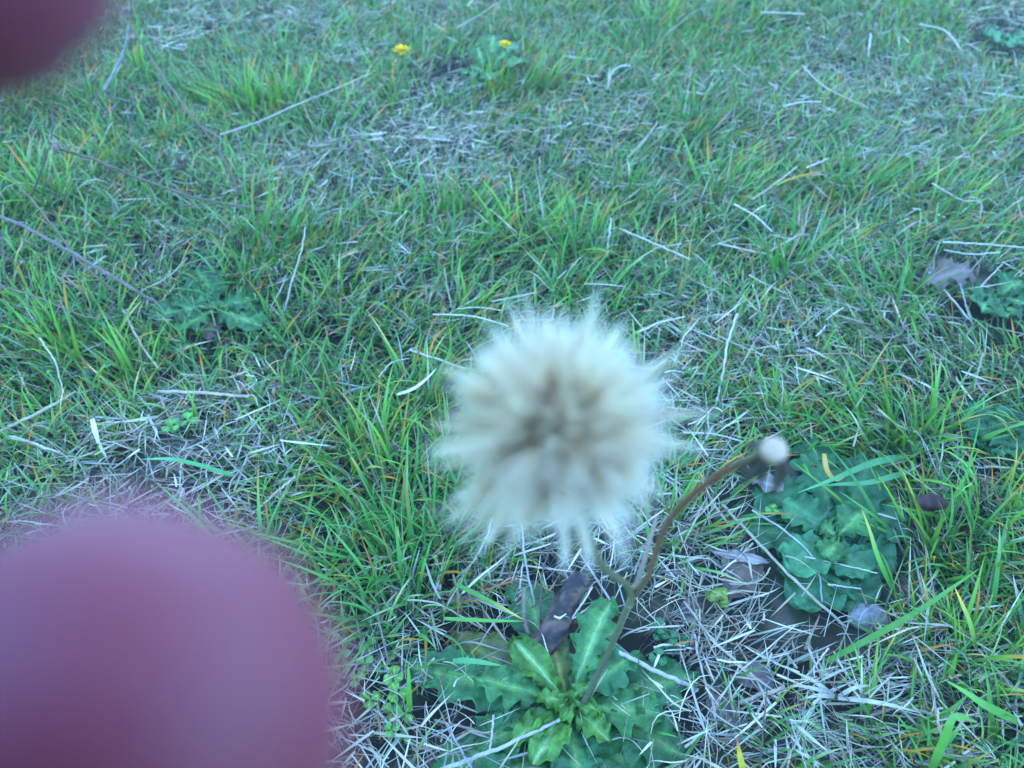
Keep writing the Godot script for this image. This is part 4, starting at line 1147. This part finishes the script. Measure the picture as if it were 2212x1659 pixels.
	# matted dry grass lying about
	for n in 260000:
		var x := rf(X0, X1); var z := rf(Z0, Z1)
		var c: int = (cell as Callable).call(x, z)
		var near := smoothstep(-1.5, -0.3, z)
		if rng.randf() > dry[c] * lerpf(0.9, 1.0, near) or rng.randf() < bare[c] * 0.96: continue
		var h := absf(rng.randfn(0.0, 0.007)) + 0.001 + 0.006 * dry[c]
		(straw as Callable).call(Vector3(x, ground(x, z) + h, z), rf(0, TAU), rf(1.25, 1.75), rf(0.010, 0.042), rf(0.0006, 0.0019))
	# dry blades still standing or leaning
	for n in 200000:
		var x := rf(X0, X1); var z := rf(Z0, Z1)
		var c: int = (cell as Callable).call(x, z)
		if rng.randf() > (dry[c] * 0.55 + 0.32) or rng.randf() < bare[c]: continue
		var ln: Vector2 = (lean as Callable).call(x, z)
		(straw as Callable).call(Vector3(x, ground(x, z), z), atan2(ln.x, ln.y) + rng.randfn(0.0, 1.3), rf(0.25, 1.25), rf(0.018, 0.046), rf(0.0005, 0.0014))
	# the short turf
	for n in 340000:
		var x := rf(X0, X1); var z := rf(Z0, Z1)
		var c: int = (cell as Callable).call(x, z)
		if rng.randf() > green[c] or rng.randf() < bare[c] * 0.97: continue
		var ln: Vector2 = ((lean as Callable).call(x, z) as Vector2) + Vector2(rng.randfn(0, 0.6), rng.randfn(0, 0.6))
		var hue := patchy.get_noise_2d(x * 1.7 - 30.0, z * 1.7)
		var tone: Color = (sward if rng.randf() < 0.5 else greens)[clampi(int(2.5 + 4.0 * hue + rng.randfn(0, 0.9)), 0, 4)]
		(blade as Callable).call(Vector3(x, ground(x, z), z), ln, rf(0.02, 0.45) + 0.25 * ln.length(), rf(0.018, 0.044), rf(0.0012, 0.0027), tone)
	# tufts
	var tufts := []
	for q in [
		[1180, 530, 34, 0.085], [1120, 520, 24, 0.075], [1260, 560, 30, 0.085], [1230, 640, 30, 0.08], [1690, 600, 30, 0.085], [1740, 540, 26, 0.08], [1900, 700, 34, 0.085], [1960, 640, 30, 0.085], [1700, 930, 40, 0.062], [1735, 935, 24, 0.055], [1640, 915, 22, 0.055], [1900, 960, 40, 0.080], [1935, 975, 46, 0.085], [1990, 960, 30, 0.08], [2060, 1180, 50, 0.085], [2120, 1120, 46, 0.085], [2000, 1200, 34, 0.075], [2180, 1250, 44, 0.08], [2160, 1400, 40, 0.07], [2080, 1440, 36, 0.065], [1990, 1400, 30, 0.06], [1900, 1640, 34, 0.055], [2000, 1660, 30, 0.05], [1700, 1660, 30, 0.05], [2150, 1620, 30, 0.06], [1800, 1560, 14, 0.05], [1640, 1610, 14, 0.045],
		[800, 1010, 46, 0.075], [760, 960, 40, 0.075], [850, 1060, 40, 0.075], [880, 1230, 60, 0.080], [870, 1330, 44, 0.070], [905, 1200, 40, 0.075], [830, 1180, 34, 0.065], [880, 920, 40, 0.075], [930, 860, 36, 0.075], [820, 1420, 20, 0.06], [985, 1000, 34, 0.07], [1040, 1120, 30, 0.06], [1440, 1160, 40, 0.06], [1480, 1130, 30, 0.055], [1450, 1060, 26, 0.06],
		[540, 245, 46, 0.075], [510, 235, 30, 0.07], [590, 235, 40, 0.075], [470, 225, 30, 0.07], [640, 225, 30, 0.07], [160, 780, 40, 0.08], [100, 750, 36, 0.08], [220, 740, 36, 0.075], [60, 440, 36, 0.085], [140, 430, 30, 0.085], [560, 530, 36, 0.085], [520, 640, 26, 0.08], [620, 520, 30, 0.085], [580, 590, 34, 0.08], [700, 830, 30, 0.07], [300, 830, 26, 0.07], [220, 230, 30, 0.07], [1130, 205, 44, 0.075], [1060, 205, 30, 0.065], [1160, 195, 30, 0.075], [1380, 130, 30, 0.10], [1420, 60, 30, 0.10], [700, 320, 26, 0.07], [1490, 300, 30, 0.085], [1570, 420, 30, 0.085], [1350, 440, 30, 0.085], [960, 480, 30, 0.08], [1000, 560, 34, 0.08], [1010, 690, 30, 0.06], [1840, 420, 30, 0.085], [2080, 330, 30, 0.09], [2020, 480, 30, 0.085],
	]:
		var at := spot(q[0], q[1])
		tufts.append([at.x, at.z, q[2], q[3]])
	for n in 480:
		var x := rf(X0, X1); var z := rf(Z0, Z1)
		var c: int = (cell as Callable).call(x, z)
		if rng.randf() > green[c] or bare[c] > 0.3: continue
		tufts.append([x, z, rng.randi_range(14, 34), rf(0.04, 0.075)])
	for q in tufts:
		var r: float = 0.006 + 0.00034 * q[2]
		var tone: Color = greens[rng.randi() % 5] * rf(0.85, 1.12)
		var ln: Vector2 = (lean as Callable).call(q[0], q[1])
		for n in int(q[2] * 1.25):
			var off: Vector2 = Vector2(rng.randfn(0, 1), rng.randfn(0, 1)) * r * 0.75
			var x: float = q[0] + off.x; var z: float = q[1] + off.y
			var out: Vector2 = off / r + ln * 0.8 + Vector2(rng.randfn(0, 0.35), rng.randfn(0, 0.35))
			var at := Vector3(x, ground(x, z) - 0.002, z)
			if rng.randf() < 0.14: (straw as Callable).call(at, atan2(out.x, out.y), 0.15 + 0.5 * out.length() * rf(0.5, 1.1), q[3] * rf(0.5, 0.9), rf(0.0008, 0.002))
			else: (blade as Callable).call(at, out, minf(0.05 + 0.36 * out.length() * rf(0.5, 1.2), 1.2), q[3] * rf(0.4, 1.05), rf(0.0014, 0.0034), tone)
	# on past the edges, coarser
	for n in 60000:
		var a := rf(0, TAU); var d := 1.2 + 5.0 * pow(rng.randf(), 1.6)
		var x := cos(a) * d; var z := -1.0 + sin(a) * d
		if x > X0 and x < X1 and z > Z0 and z < Z1: continue
		if rng.randf() < 0.62: (blade as Callable).call(Vector3(x, ground(x, z), z), Vector2(rf(-1, 1), rf(-1, 1)), rf(0.1, 0.7), rf(0.03, 0.07), rf(0.002, 0.005), greens[rng.randi() % 5])
		else: (straw as Callable).call(Vector3(x, ground(x, z) + 0.004, z), rf(0, TAU), rf(0.6, 1.7), rf(0.03, 0.08), rf(0.0012, 0.003))
	var turf := Node3D.new()
	turf.name = "green_grass"
	add_child(turf)
	tag(turf, "long and short green grass blades of the meadow", "grass", "", "stuff")
	strew("blades", gm[0], lots, turf)
	var mat := Node3D.new()
	mat.name = "dry_grass"
	add_child(mat)
	tag(mat, "matted dry straw-coloured grass lying between green blades", "dry grass", "", "stuff")
	strew("blades", dm, dlots, mat)
